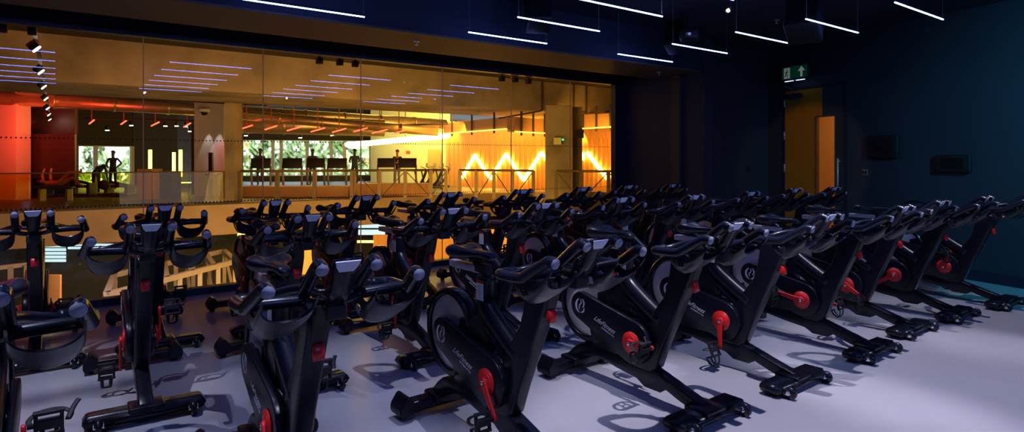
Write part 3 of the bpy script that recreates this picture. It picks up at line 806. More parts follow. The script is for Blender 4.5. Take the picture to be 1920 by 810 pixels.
# foliage outside
for nm, pa, Ya, pb2, Yb, lab in (('hedge', 90, 44, 300, 50, 'leafy green trees outside the far left window'), ('tree_line', 400, 52, 760, 58, 'leafy trees outside the long gym window band')):
    a, c = vec2(pa, Ya), vec2(pb2, Yb); d = c-a; b = BM(); NX, NZ = 90, 36
    nrm = Vector((-d.y, d.x, 0)).normalized(); vs = []
    for i in range(NX+1):
        row_ = []
        for k in range(NZ+1):
            z = -3+8.0*k/NZ; p = a+d*(i/NX); ph = nrm*(random.uniform(-.5, .5)+.7*math.sin(i*.35)*math.cos(k*.5)); row_.append(b.verts.new((p.x+ph.x, p.y+ph.y, z+random.uniform(-.08, .08))))
        vs.append(row_)
    for i in range(NX):
        topk = NZ*(.62+.30*math.sin(i*.17+2)*math.sin(i*.05)+random.uniform(-.05, .05)) if nm == 'hedge' else NZ*(.85+.1*math.sin(i*.3))
        for k in range(NZ):
            if k < topk and random.random() > .12: b.faces.new((vs[i][k], vs[i+1][k], vs[i+1][k+1], vs[i][k+1]))
    o = obj(nm, b, M['leaf']); tag(o, lab, 'trees', kind='stuff')

# timber wall with zigzag neon
WA, WB, WYA, WYB = 838, 1200, 35, 27
WT = quadwall('wall_timber', WA, WYA, WB, WYB, FZ, 3.5, M['wood'])
def onT(px, py, off=.25):                                # point in front of the timber wall
    k = (px-960)/F; a, c = vec2(WA, WYA), vec2(WB, WYB); d2 = (c-a).xy
    dv = world(k, 1, 0).xy; A = Matrix(((dv.x, -d2.x), (dv.y, -d2.y))); sol = A.inverted() @ a.xy
    Y = sol.x-off; return at(px, py, Y)
def neon(pts, label, r=.095):
    b = BM(); 
    P = [onT(*q) for q in pts]
    for a, c in zip(P, P[1:]): tube(b, [a, c], r, 10)
    o = obj('neon_zigzag', b, M['neon'], None, 40); tag(o, label, 'neon light'); return o
neon([(867, 333), (890, 291), (920, 335), (949, 289), (982, 338), (1015, 286), (1030, 305)], 'bright yellow zigzag neon tube on the timber wall left of the concrete column')
neon([(1093, 300), (1093, 286)], 'short bright neon stub just right of the concrete column')
neon([(1101, 286), (1139, 335), (1160, 305)], 'bright yellow neon diagonal on the timber wall at its right end')
b = BM()
for k in range(44):                                      # slats over the timber
    px = 842+k*8.2; a = onT(px, 250, .12); z0, z1 = FZ, z_at(262, 30)
    box(b, (a.x, a.y, (z0+z1)/2), (.05, .07, z1-z0))
o = obj('slats', b, M['wood'], WT)
# cladding band above timber wall, with straps
def clad(pa, Ya, pb2, Yb, z0, z1, label):
    a, c = vec2(pa, Ya), vec2(pb2, Yb); d = c-a; L = d.length; rz = math.atan2(d.y, d.x); mid = (a+c)/2
    o = thing('rectangular_duct', label, 'air duct', (mid.x, mid.y, z0), rz)
    b = BM(); box(b, (0, 0, (z1-z0)/2), (L, .4, z1-z0), bev=.02); obj('duct_body', b, mat('duct_paint', (.42, .22, .10), .6), o)
    n = max(3, int(L/1.5))
    for i in range(n):
        b = BM(); box(b, (-L/2+L*(i+.5)/n, -.23, (z1-z0)/2+.1), (.09, .05, (z1-z0)+.5)); obj('strap', b, M['gymdark'], o)
    b = BM(); box(b, (0, -.24, .0), (L, .10, .05)); obj('light_strip', b, mat('duct_lightstrip', (1, .7, .3), .4, emit=(1, .55, .08), es=3), o)
clad(838, 31, 958, 26, z_at(246, 28), z_at(222, 27), 'boxy air duct with dark straps above the timber wall, left length')
clad(958, 26, 1024, 28, z_at(249, 27), z_at(222, 27), 'boxy air duct with dark straps running up to the concrete column')
clad(1088, 28, 1165, 26, z_at(240, 27), z_at(214, 27), 'boxy air duct right of the concrete column at the end of the view')
# concrete column, pale pier, boxes
def column(name, pa, pb2, Y, z0, z1, m, label, cat='column', dep=.7, par=None):
    a, c = vec2(pa, Y), vec2(pb2, Y); mid = (a+c)/2; L = (c-a).length
    b = BM(); box(b, (0, 0, (z1-z0)/2), (L, dep, z1-z0), bev=.015)
    o = obj(name, b, m); o.location = (mid.x, mid.y, z0); o.rotation_euler = (0, 0, -YAW); tag(o, label, cat); return o
column('concrete_column', 1023, 1071, 23.5, FZ, 3.42, M['conc'], 'square concrete column in front of the timber wall')
column('service_pier', 1072, 1090, 24.3, FZ, 3.42, M['conc'], 'narrow lit pier right of the concrete column')
def small(name, pa, pb2, ya, yb, Y, m, label, cat, dep=.15):
    a, c = at(pa, ya, Y), at(pb2, yb, Y); mid = (a+c)/2
    o = thing(name, label, cat, mid, -YAW); b = BM(); box(b, (0, 0, 0), ((a.xy-c.xy).length, dep, abs(a.z-c.z)), bev=.01); obj('casing', b, m, o); return o
o = small('emergency_light', 1038, 1052, 258, 271, 23.0, M['ywall'], 'pale emergency light box with green lamp on the concrete column', 'emergency light')
b = BM(); cyl(b, (.20, -.1, .05), (.20, -.13, .05), .035, 12); obj('indicator_lamp', b, mat('green_led', (.1, 1, .4), .4, emit=(.05, 1, .3), es=3), o)
o = small('loudspeaker', 1081, 1094, 244, 259, 23.8, M['dark'], 'small black loudspeaker on the lit pier beside the column', 'speaker', .25)
b = BM(); box(b, (0, -.13, 0), (.18, .01, .22)); obj('grille', b, M['mach'], o)
# conduits on the beam
for n_, pts, lab in ((0, [(1016, 150, 24.0), (1016, 207, 24.0), (1014, 208, 24.2), (935, 222, 27)], 'thin dark conduit dropping down the beam and bending away left'), (1, [(1076, 158, 24.5), (1076, 207, 24.5), (1100, 212, 25)], 'thin dark conduit on the beam above the lit pier'), (2, [(1100, 160, 25), (1100, 213, 25)], 'short straight conduit on the beam, furthest right')):
    pp_ = []
    for q in pts:
        k = (q[0]-960)/F; Yb = 19.9/(ca-k*sa)
        pp_.append(at(q[0], q[1], Yb) if q[2] < 26 else at(q[0], q[1], 26))
    b = BM(); tube(b, pp_, .035, 8); o = obj('conduit', b, M['gymdark']); tag(o, lab, 'pipe')
# railings along the mezzanine edge
def rail_run(pxs, Ya, Yb, label, top=.96, brace=True, pa=None, pb2=None):
    pa = pxs[0]; pb2 = pxs[-1]; a, c = vec2(pa, Ya), vec2(pb2, Yb)
    o = thing('railing', label, 'railing', (a.x, a.y, FZ), 0); b = BM()
    T = lambda px, z: (vec2(px, Ya+(Yb-Ya)*(px-pa)/(pb2-pa)) - Vector((a.x, a.y, H))) + Vector((0, 0, z))
    tube(b, [T(pa, 1.1), T(pb2, 1.1)], .045, 8); obj('top_rail', b, M['rail'], o, 40)
    for px in pxs:
        b = BM(); q = T(px, .55); box(b, q, (.13, .13, 1.1), rz=-YAW); obj('post', b, M['rail'], o)
    if brace:
        for i, (p0, p1) in enumerate(zip(pxs, pxs[1:])):
            b = BM(); tube(b, [T(p0 if i % 2 else p1, 0.02), T(p1 if i % 2 else p0, 1.08)], .02, 6); obj('brace', b, M['rail'], o)
    return o
rail_run([862, 893, 926, 961, 1000], 24.2, 22.8, 'dark steel railing with diagonal braces before the timber wall')
rail_run([1043, 1090, 1141, 1190], 22.3, 21.5, 'dark steel railing right of the concrete column base')
rail_run([664, 712, 760, 808, 836], 23.2, 24.3, 'dark steel railing with braces before the pale yellow wall')
rail_run([450, 520, 590, 660], 21.9, 23.1, 'long dark railing before the treadmills', brace=False)
# yellow glass balustrade on the left
pa, Ya, pb2, Yb = -30, 18.3, 420, 21.4
o = thing('glass_balustrade', 'yellow tinted glass balustrade along the left of the mezzanine', 'railing', (vec2(pa, Ya).x, vec2(pa, Ya).y, FZ)); org = o.location.copy()
a, c = vec2(pa, Ya), vec2(pb2, Yb); d = c-a
for i in range(6):
    q0, q1 = a+d*(i/6+.002), a+d*((i+1)/6-.002); b = BM()
    b.faces.new([b.verts.new(w) for w in (Vector((q0.x-org.x, q0.y-org.y, .02)), Vector((q1.x-org.x, q1.y-org.y, .02)), Vector((q1.x-org.x, q1.y-org.y, 1.08)), Vector((q0.x-org.x, q0.y-org.y, 1.08)))])
    obj('glass_panel', b, M['yglass'], o)
b = BM(); tube(b, [(a.x-org.x, a.y-org.y, 1.1), (c.x-org.x, c.y-org.y, 1.1)], .02, 8); obj('top_rail', b, M['rail'], o)
# plaster column and brown column
column('plaster_column', 372, 427, 25.5, FZ, 4.7, mat('lilac_plaster', (.50, .46, .50), .7), 'pale plaster column washed with red light')
column('brown_column', 429, 447, 22.6, FZ, 4.7, M['conc'], 'slim brown concrete column right of the plaster column')
column('timber_cabinet', 267, 295, 23.5, FZ, 1.0, mat('orange_board', (.45, .25, .08), .6), 'orange-brown cabinet behind the yellow balustrade', 'cabinet')
column('dark_cabinet', 296, 331, 24, FZ, .9, M['mach'], 'low black cabinet right of the orange-brown one', 'cabinet')
column('dark_display', 45, 142, 23.8, .62, 2.35, mat('maroon_panel', (.035, .012, .012), .4), 'large dark maroon display panel above the balustrade at left', 'display panel', .1)
# ducts
for n_, (q0, q1, r_, lab) in enumerate((((at(-20, 182, 22.6)), at(835, 233, 34), .27, 'long round silver duct crossing under the beam'), (at(430, 232, 27.5), at(720, 240, 30), .42, 'fat round golden duct over the treadmills'), (at(440, 215, 26.5), at(820, 247, 30), .22, 'slim round golden duct running beside the fat one'))):
    b = BM(); tube(b, [q0, q1], r_, 20)
    L = (q1-q0).length; n = int(L/1.8)
    for i in range(1, n): cpt_ = q0+(q1-q0)*(i/n); dd = (q1-q0).normalized()*.04; cyl(b, cpt_-dd, cpt_+dd, r_+.03, 20)
    o = obj('round_duct', b, M['duct'], None, 40); tag(o, lab, 'air duct')
for n_, (q0, q1, lab) in enumerate(((at(0, 171, 24), at(500, 197, 24), 'dark service pipe running below the beam at left'), (at(160, 222, 27), at(720, 236, 29), 'thin dark services rail over the far gym'), (at(560, 241, 30), at(840, 232, 30), 'thin dark pipe above the bright light trough'), (at(470, 252, 34), at(700, 243, 34), 'thin cable tray in front of the far windows'))):
    b = BM(); tube(b, [q0, q1], .045, 8); o = obj('service_pipe', b, M['gymdark']); tag(o, lab, 'pipe')
# red hanging linear lamps
rl = [(50, 224, 25), (172, 228, 26), (232, 229, 27), (291, 232, 27), (351, 234, 27), (398, 237, 27), (462, 238, 26), (508, 239, 26), (551, 241, 26), (596, 243, 26), (636, 244, 26), (676, 243, 26.5), (712, 246, 27), (748, 247, 27)]
names_ = 'first second third fourth fifth sixth seventh eighth ninth tenth eleventh twelfth thirteenth fourteenth'.split()
for i, (px, py, Y) in enumerate(rl):
    p = at(px, py, Y); wd = [9, 9, 10, 14, 12, 17, 22, 22, 25, 25, 25, 25, 28, 26][i]
    o = thing('red_lamp', 'short glowing red bar lamp under the gym ceiling, %s from the left' % names_[i], 'lamp', p, group='red bar lamps in the gym')
    b = BM(); q0 = at(px-wd/2, py+4, Y)-p; q1 = at(px+wd/2, py-3, Y+1)-p; tube(b, [q0, q1], .03, 8); obj('light_bar', b, M['redneon'], o, 40)
    b = BM(); cyl(b, (0, 0, .04), (0, 0, 4.65-p.z), .02, 6); obj('stem', b, mat('red_stem', (.5, .06, .04), .5), o)
# bright light trough over the pale wall
b = BM(); tube(b, [at(650, 271, 38), at(697, 268, 36), at(840, 254, 31)], .15, 8); o = obj('light_trough', b, M['trough'], None, 40)
for q_ in (at(680, 269, 37), at(760, 262, 33.8), at(825, 255.5, 31.5)):
    b = BM(); cyl(b, q_+Vector((0, 0, .1)), (q_.x, q_.y, 4.65), .02, 6); obj('hanger', b, M['gymdark'], o)
tag(o, 'long bright yellow-white light line over the pale gym wall', 'ceiling light')
b = BM()
for q in ((640, 250, 620, 254), (690, 247, 640, 252), (800, 246, 760, 250), (735, 248, 790, 245)):
    tube(b, [at(q[0], q[1], 36), at(q[2], q[3], 36)], .04, 6)
o = obj('ceiling_lamp', b, M['trough']); tag(o, 'thin bright lamps scattered under the gym ceiling above the light line', 'ceiling light')
for (x_, y0, y1, lab) in ((281.5, 281, 318, 'yellow vertical neon bar beside the far left window'), (326, 286, 321, 'thick yellow vertical neon bar, middle of three'), (338.5, 281, 331, 'tallest yellow vertical neon bar beside the pink column')):
    b = BM(); tube(b, [at(x_, y0, 29), at(x_, y1, 29)], .075, 10); o = obj('neon_bar', b, M['neony'], None, 40); q_ = at(x_, y1, 29); b = BM(); cyl(b, (q_.x, q_.y, FZ), (q_.x, q_.y, q_.z+.02), .03, 8); obj('stand', b, M['gymdark'], o); tag(o, lab, 'neon light', 'vertical neon bars')
# CCTV dome
o = thing('dome_camera', 'white dome camera under the ceiling left of the plaster column', 'camera', at(383, 210, 24.5))
b = BM(); cyl(b, (0, 0, 0), (0, 0, .12), .2, 20, r2=.22); obj('housing', b, M['white'], o, 40)
b = BM(); bmesh.ops.create_uvsphere(b, u_segments=16, v_segments=10, radius=.14); obj('dome', b, M['screen'], o, 60)
# double exit sign and door in the pale wall
small('exit_sign', 761, 769, 283, 289, 36, mat('red_sign', (.5, .02, .02), .5), 'tiny red sign on the pale yellow gym wall', 'sign', .05)
o = small('door', 802, 826, 280, 345, 35.2, mat('door_tan', (.30, .24, .10), .6), 'shadowed doorway in the pale yellow gym wall', 'door', .1)

b = BM(); tube(b, [at(386, 327, 22.4), at(403, 330, 22.2), at(421, 322, 22.6)], .035, 8); tube(b, [at(421, 322, 22.6), at(421, 372, 22.6)], .04, 8); tube(b, [at(405, 330, 22.2), at(405, 372, 22.2)], .04, 8)
o = obj('stair_rail', b, M['rail']); tag(o, 'short sloping stair handrail before the plaster column', 'handrail')
for i_, (x0_, x1_, y0_, y1_, Y_, m_, lab_) in enumerate(((392, 399, 286, 369.3, 24.6, M['mach'], 'slim dark upright panel leaning by the plaster column'), (360, 366, 232, 375, 26.5, M['gymdark'], 'thin dark service riser left of the plaster column'), (371, 377, 275, 365, 26.2, M['machg'], 'narrow grey locker beside the dark riser'))):
    a_, c_ = at(x0_, y0_, Y_), at(x1_, y1_, Y_); b = BM(); box(b, (0, 0, 0), ((a_.xy-c_.xy).length, .12, a_.z-c_.z), bev=.01); o = obj(('leaning_board', 'service_riser', 'locker')[i_], b, m_); o.location = (a_+c_)/2; o.rotation_euler = (0, 0, -YAW); tag(o, lab_, 'panel')
for i_, (px_, Y_) in enumerate(((470, 31), (520, 33), (610, 32), (655, 31))):
    q0, q1 = at(px_-60, 250, Y_), at(px_+60, 247, Y_+1); b = BM(); bar(b, q0, q1, .25, .06); bar(b, q0+Vector((0, 0, .05)), q0+Vector((0, 0, 4.64-q0.z)), .03, .03); bar(b, q1, q1+Vector((0, 0, 4.64-q1.z)), .03, .03)
    o = obj('cable_tray', b, M['gymdark']); tag(o, 'dark cable tray hung under the gym ceiling, %s from the left' % names_[i_], 'cable tray')

# spot track running away from the glass
tr = thing('spotlight_track', 'long black lighting track running away beyond the glass at left', 'lighting track', (0, 0, 0))
k0 = at(68, 94, 8.75); xx, zz = k0.x, k0.z
b = BM(); box(b, (xx, 19, zz+.16), (.05, 22, .05)); obj('rail', b, M['dark'], tr)
ys = [k0.y, 14.0, 16.9, 20.2, 24.0, 27.5, 31.0, 34.5]
for i, yy in enumerate(ys):
    o = thing('track_spotlight', 'bright track spotlight beyond the glass, %s away from the glass' % names_[i], 'spotlight', (xx, yy, zz), group='spotlights on the track beyond the glass')
    b = BM(); cyl(b, (-.08, 0, .10), (.0, 0, .02), .066, 14); cyl(b, (-.04, 0, .06), (-.02, 0, .16), .015, 8); obj('can', b, M['dark'], o, 40)
    b = BM(); cyl(b, (.0, 0, .02), (.012, 0, .008), .06, 14); obj('lens', b, M['bulb'], o, 40)
# little twin spots far away
for i, (px, py) in enumerate(((246, 237), (93, 232), (70, 232), (310, 238), (331, 238), (348, 239), (356, 248), (461, 256), (511, 245), (526, 245), (649, 247), (662, 248), (201, 246), (563, 260))):
    o = thing('gym_downlight', 'small bright ceiling spotlight in the far gym, %s of the far group' % names_[i], 'spotlight', at(px, py, 30), group='small spotlights in the far gym')
    b = BM(); cyl(b, (0, 0, .05), (0, 0, .25), .09, 12); obj('can', b, M['dark'], o, 40)
    b = BM(); cyl(b, (0, 0, .03), (0, 0, .05), .08, 12); obj('lens', b, M['bulb'], o, 40)
# black spot heads at the head of the glass
for i, (px, py) in enumerate(((5, 53), (60, 58), (599, 114), (637, 117), (666, 120), (941, 148), (966, 150), (991, 153))):
    k = (px-960)/F; Y = 7.35/(ca-k*sa); p = at(px, py, Y)
    o = thing('spot_head', 'small black spotlight head hanging outside the top of the glass, %s from the left' % names_[i], 'spotlight', p, group='black spotlight heads above the glass')
    b = BM(); box(b, (0, 0, 0), (.07, .08, .075), bev=.01); obj('head', b, M['dark'], o)
    b = BM(); cyl(b, (0, 0, .03), (0, 0, 2.68-p.z), .012, 8); obj('stem', b, M['dark'], o)

# ---- treadmills facing the void
def treadmill():
    o = thing('treadmill', 't', 'treadmill', group='treadmills along the mezzanine')
    b = BM(); box(b, (0, .8, .12), (.75, 1.9, .18), bev=.03); obj('deck', b, M['mach'], o, 40)
    for s in (-1, 1):
        b = BM(); tube(b, [(s*.38, .1, .15), (s*.40, .0, .9), (s*.40, .05, 1.25)], .045, 8, smooth_pts=3); obj('upright', b, M['machg'], o, 40)
        b = BM(); tube(b, [(s*.38, .05, 1.02), (s*.38, .55, 1.02)], .03, 8); obj('handrail', b, M['mach'], o, 40)
    b = BM(); box(b, (0, .0, 1.35), (.84, .08, .46), bev=.03, rot=Matrix.Rotation(R(-15), 3, 'X')); obj('console', b, M['mach'], o, 40)
    b = BM(); box(b, (0, .05, 1.0), (.76, .1, .08), bev=.02); obj('cross_bar', b, M['mach'], o, 40)
    return o
tm = treadmill()
for i, (px, Y) in enumerate(((489, 26.5), (548, 26.5), (592, 28.6), (632, 27), (724, 29.5), (764, 28.5))):
    o = tm if i == 0 else dup_tree(tm); p = vec2(px, Y); o.location = (p.x, p.y, FZ); o.rotation_euler = (0, 0, -YAW+R(6))
    o['label'] = 'dark treadmill with wide console on the far mezzanine, %s from the left' % names_[i]
# upright exercise bikes by the pale wall
def ubike():
    o = thing('upright_bike', 't', 'exercise bike', group='upright bikes by the pale wall')
    b = BM(); tube(b, [(0, .5, .08), (0, 0, .3), (0, -.35, 1.0)], .07, 8, smooth_pts=3); box(b, (0, .5, .06), (.5, .08, .08)); box(b, (0, -.3, .06), (.5, .08, .08)); bar(b, (0, -.3, .08), (0, .5, .08), .08, .08); tube(b, [(0, .2, .2), (0, .35, .9)], .04, 8); obj('frame', b, M['mach'], o, 40)
    b = BM(); tube(b, [(-.25, -.15, 1.15), (-.22, -.4, 1.05), (0, -.38, 1.0), (.22, -.4, 1.05), (.25, -.15, 1.15)], .022, 8, smooth_pts=4); obj('handlebar', b, M['machg'], o, 40)
    b = BM(); box(b, (0, .38, .93), (.2, .26, .07), bev=.03); obj('seat', b, M['mach'], o, 40)
    b = BM(); box(b, (0, -.4, 1.22), (.28, .05, .2), bev=.02); obj('console', b, M['machg'], o, 40)
    return o
ub = ubike()
for i, (px, Y) in enumerate(((789, 31), (802, 32.5), (817, 31), (830, 33))):
    o = ub if i == 0 else dup_tree(ub); p = vec2(px, Y); o.location = (p.x, p.y, FZ); o.rotation_euler = (0, 0, R(30+12*i))
    o['label'] = 'upright exercise bike by the pale yellow gym wall, %s from the left' % names_[i]
# long low benches behind the railing
for (pa, pb2, Y, z0, z1, m, lab) in ((450, 660, 25.3, .0, .22, mat('orange_bench', (.42, .20, .08), .6), 'long low orange-brown platform under the treadmills'), (668, 806, 26.0, .02, .30, M['wood'], 'low timber platform before the pale yellow wall')):
    column('low_platform', pa, pb2, Y, FZ, FZ+z1+.2, m, lab, 'platform', 1.2)

# ---- people (one skinned body each)
def person(name, loc, rz, joints, label, sk=M['skin'], cl=M['cloth'], hairlen=0, scale=1.):
    """joints: dict of 3-D points; body grown with skin modifier, then clothed by material zones"""
    J = dict(pelvis=(0, 0, .95), chest=(0, 0, 1.28), neck=(0, 0, 1.48), headb=(0, -.01, 1.58), headt=(0, -.01, 1.72),
             shl=(.18, 0, 1.42), ell=(.25, .02, 1.14), hal=(.24, -.08, .92), fil=(.24, -.10, .83),
             shr=(-.18, 0, 1.42), elr=(-.25, .02, 1.14), har=(-.24, -.08, .92), fir=(-.24, -.10, .83),
             hil=(.10, 0, .92), knl=(.11, -.02, .50), anl=(.11, .02, .09), tol=(.12, -.14, .04),
             hir=(-.10, 0, .92), knr=(-.11, -.02, .50), anr=(-.11, .02, .09), tor=(-.12, -.14, .04))
    J.update(joints)
    rad = dict(pelvis=(.15, .11), chest=(.16, .11), neck=(.055, .055), headb=(.075, .085), headt=(.07, .085), shl=(.06, .06), ell=(.043, .043), hal=(.03, .03), fil=(.035, .018), shr=(.06, .06), elr=(.043, .043), har=(.03, .03), fir=(.035, .018),
               hil=(.09, .09), knl=(.06, .06), anl=(.04, .04), tol=(.04, .03), hir=(.09, .09), knr=(.06, .06), anr=(.04, .04), tor=(.04, .03))
    E = [('pelvis', 'chest'), ('chest', 'neck'), ('neck', 'headb'), ('headb', 'headt'), ('chest', 'shl'), ('shl', 'ell'), ('ell', 'hal'), ('hal', 'fil'), ('chest', 'shr'), ('shr', 'elr'), ('elr', 'har'), ('har', 'fir'),
         ('pelvis', 'hil'), ('hil', 'knl'), ('knl', 'anl'), ('anl', 'tol'), ('pelvis', 'hir'), ('hir', 'knr'), ('knr', 'anr'), ('anr', 'tor')]
    ks = list(J); me = bpy.data.meshes.new(name); me.from_pydata([J[k] for k in ks], [(ks.index(a), ks.index(b_)) for a, b_ in E], [])
    o = bpy.data.objects.new(name, me); C.objects.link(o)
    md = o.modifiers.new('s', 'SKIN'); 
    lay = me.skin_vertices[0].data if len(me.skin_vertices) else None
    if lay is None:
        b = BM(); b.from_mesh(me); b.verts.layers.skin.verify(); b.to_mesh(me); b.free(); lay = me.skin_vertices[0].data
    for i, k in enumerate(ks): lay[i].radius = rad[k]; lay[i].use_root = (k == 'pelvis')
    sb = o.modifiers.new('b', 'SUBSURF'); sb.levels = 1; sb.render_levels = 1
    dg = bpy.context.evaluated_depsgraph_get(); me2 = bpy.data.meshes.new_from_object(o.evaluated_get(dg))
    bpy.data.objects.remove(o)
    me2.materials.clear(); me2.materials.append(sk); me2.materials.append(cl)
    for p_ in me2.polygons:
        c_ = p_.center; p_.use_smooth = True
        nd = min(ks, key=lambda k: (Vector(J[k])-c_).length)
        p_.material_index = 0 if nd in ('neck', 'headb', 'headt', 'ell', 'hal', 'fil', 'elr', 'har', 'fir') else 1
    root = bpy.data.objects.new(name, me2); C.objects.link(root)
    hb, ht = Vector(J['headb']), Vector(J['headt'])
    b = BM(); bmesh.ops.create_uvsphere(b, u_segments=14, v_segments=10, radius=.105); bmesh.ops.scale(b, vec=(.9, 1, .9), verts=b.verts)
    bmesh.ops.delete(b, geom=[w for w in b.verts if w.co.z < -.02 and w.co.y < .02], context='VERTS')
    bmesh.ops.translate(b, vec=ht+Vector((0, .015, -.035)), verts=b.verts)
    if hairlen: tube(b, [ht+Vector((0, .1, 0)), ht+Vector((0, .14, -.12)), ht+Vector((0, .12, -.12-hairlen))], .03, 8)
    obj('hair', b, M['hair'], root, 60)
    root.location = loc; root.rotation_euler = (0, 0, rz); root.scale = (scale,)*3
    tag(root, label, 'person'); return root
p = vec2(212, 27.5)
person('person', (p.x, p.y, FZ+.15), -YAW, dict(ell=(.36, .05, 1.18), hal=(.20, -.08, 1.0), fil=(.15, -.1, .97), elr=(-.34, .05, 1.16), har=(-.2, -.05, 1.0), fir=(-.15, -.08, .97)), 'person in dark clothes standing with hands on hips before the far left window', M['cloth2'], M['cloth'])
p = vec2(180, 26)
person('person', (p.x, p.y, FZ), -YAW+R(60), dict(chest=(0, -.30, 1.12), neck=(0, -.46, 1.22), headb=(0, -.55, 1.26), headt=(0, -.68, 1.25), shl=(.17, -.38, 1.18), shr=(-.17, -.38, 1.18), ell=(.2, -.45, .9), elr=(-.2, -.45, .9), hal=(.18, -.55, .68), har=(-.18, -.55, .68), fil=(.18, -.6, .6), fir=(-.18, -.6, .6)), 'person bending forward left of the standing one by the far window', M['cloth2'], M['cloth'])
p = vec2(745, 30)
person('person', (p.x, p.y, FZ+.22), -YAW, dict(ell=(.22, -.05, 1.14), hal=(.1, -.25, 1.2), fil=(.06, -.3, 1.24), elr=(-.24, .08, 1.16), har=(-.2, -.15, 1.14), fir=(-.18, -.22, 1.16), knl=(.1, -.2, .55), anl=(.1, .0, .2), tol=(.1, -.12, .14)), 'person in dark top with tied hair walking on a treadmill by the pale yellow wall', hairlen=.1)
for px, Y, lab in ((488, 28.2, 'person seen against the window on the leftmost treadmill'), (586, 29.6, 'person with raised hair bun seen against the window, third treadmill'), (665, 29, 'person leaning forward against the window, left of the pale wall')):
    p = vec2(px, Y); person('person', (p.x, p.y, FZ+.25), -YAW, dict(ell=(.24, -.05, 1.16), hal=(.14, -.25, 1.15), fil=(.1, -.3, 1.18), elr=(-.26, .02, 1.15), har=(-.16, -.2, 1.12), fir=(-.12, -.26, 1.14)), lab, M['cloth2'], M['cloth2'], hairlen=.05)
# reclining person: lies on a bench with knees raised
p = vec2(112, 22.6)
person('person', (p.x, p.y, FZ+.1), -YAW+R(90), dict(pelvis=(0, 0, .55), chest=(0, .32, .55), neck=(0, .52, .57), headb=(0, .6, .6), headt=(0, .73, .62), shl=(.17, .45, .56), shr=(-.17, .45, .56), ell=(.2, .5, .82), elr=(-.2, .5, .82), hal=(.17, .45, 1.02), har=(-.17, .45, 1.02), fil=(.17, .43, 1.1), fir=(-.17, .43, 1.1), hil=(.1, -.05, .55), hir=(-.1, -.05, .55), knl=(.1, -.42, .75), knr=(-.1, -.42, .95), anl=(.1, -.7, .45), anr=(-.1, -.85, .95), tol=(.1, -.83, .42), tor=(-.1, -.88, 1.08)), 'person lying on a dark bench with knees and arms raised at left', M['skin'], mat('warm_clothing', (.30, .09, .04), .8))
o = thing('exercise_bench', 'low dark exercise bench carrying the lying person', 'bench', (p.x, p.y, FZ), -YAW+R(90))
b = BM(); box(b, (0, .15, .48), (.3, 1.3, .09), bev=.03); obj('pad', b, M['mach'], o, 40)
for yy in (-.35, .65):
    b = BM(); box(b, (0, yy, .22), (.3, .08, .44)); obj('leg', b, M['machg'], o)
# weight machines in the dark left area
for i, (px, Y, w_, h_) in enumerate(((74, 23.9, 1.0, .75), (152, 24.6, 1.3, .7), (226, 24.8, 1.2, .6))):
    p = vec2(px, Y); o = thing('plate_machine', 'low dark weight machine behind the yellow balustrade, %s from the left' % names_[i], 'weight machine', (p.x, p.y+.6, FZ), -YAW)
    b = BM(); box(b, (0, 0, .08), (w_, .9, .12), bev=.02); box(b, (-w_*.35, 0, h_/2), (.12, .5, h_), bev=.02); box(b, (w_*.35, 0, h_*.4), (.12, .5, h_*.8), bev=.02); bar(b, (-w_*.35, 0, h_), (w_*.4, 0, h_*.7), .1, .1); obj('frame', b, M['mach'], o)
    b = BM(); box(b, (.1, 0, .42), (.7, .4, .12), bev=.04); obj('pad', b, M['mach'], o, 40)
    b = BM(); cyl(b, (-w_*.35, -.3, h_*.8), (-w_*.35, -.36, h_*.8), .2, 20); obj('weight_plate', b, M['dark'], o, 30)

# ---- lower level seen under the mezzanine
def beam3(bm, q0, q1, w=.14): bar(bm, q0, q1, w, w)
o = thing('steel_rig', 'pale steel lattice rig standing on the lower floor', 'training rig', (0, 0, 0)); b = BM()
P = lambda px, py, Y: at(px, py, Y)
Z1 = -1.55
def gp(px, Y, z): q = vec2(px, Y); return Vector((q.x, q.y, z))
lines = [((200, 13.2), (440, 17.5)), ((215, 15.5), (420, 19.5))]
for (a_, c_) in lines:
    for z in (Z1, -2.6): beam3(b, gp(a_[0], a_[1], z), gp(c_[0], c_[1], z), .13)
    n = 7
    for i in range(n):
        t_ = i/(n-1); q = gp(a_[0], a_[1], 0).lerp(gp(c_[0], c_[1], 0), t_); beam3(b, (q.x, q.y, -5.4), (q.x, q.y, Z1), .11)
obj('frame', b, M['rig'], o)
b = BM(); n = 6
for i in range(n):
    t_ = i/(n-1); q0 = gp(200, 13.2, Z1).lerp(gp(440, 17.5, Z1), t_); q1 = gp(215, 15.5, Z1).lerp(gp(420, 19.5, Z1), t_); beam3(b, q0, q1, .13)
    beam3(b, Vector((q0.x, q0.y, -2.6)), q1, .08)
obj('cross_beam', b, M['rig'], o)
o = thing('steel_rig', 'pale steel frame on the lower floor at the left edge', 'training rig', (0, 0, 0)); b = BM()
for z in (-1.25, -2.3, -3.0): beam3(b, gp(-40, 14.5, z), gp(52, 15.3, z), .10)
for px, Y in ((50, 15.2), (20, 15), (-20, 14.7)): beam3(b, gp(px, Y, -5.4), gp(px, Y, -1.25), .11)
obj('frame', b, M['rig'], o)
def lamp_panel(pa, pb2, ya, yb, Y, n, m, label, name='lower_window', gap=.4, cat='window'):
    b = BM(); a, c = at(pa, ya, Y), at(pb2, yb, Y); mid = (a+c)/2; L = (a.xy-c.xy).length; hh = a.z-c.z
    for i in range(n): box(b, (0, 0, hh/2-hh*(i+.5)/n), (L, .05, hh/n*(1-gap)))
    o = obj(name, b, m); o.location = mid; o.rotation_euler = (0, 0, -YAW); tag(o, label, cat); return o
dl = mat('daylit_pane', (.7, .85, .9), .4, emit=(.50, .74, .82), es=1.3)
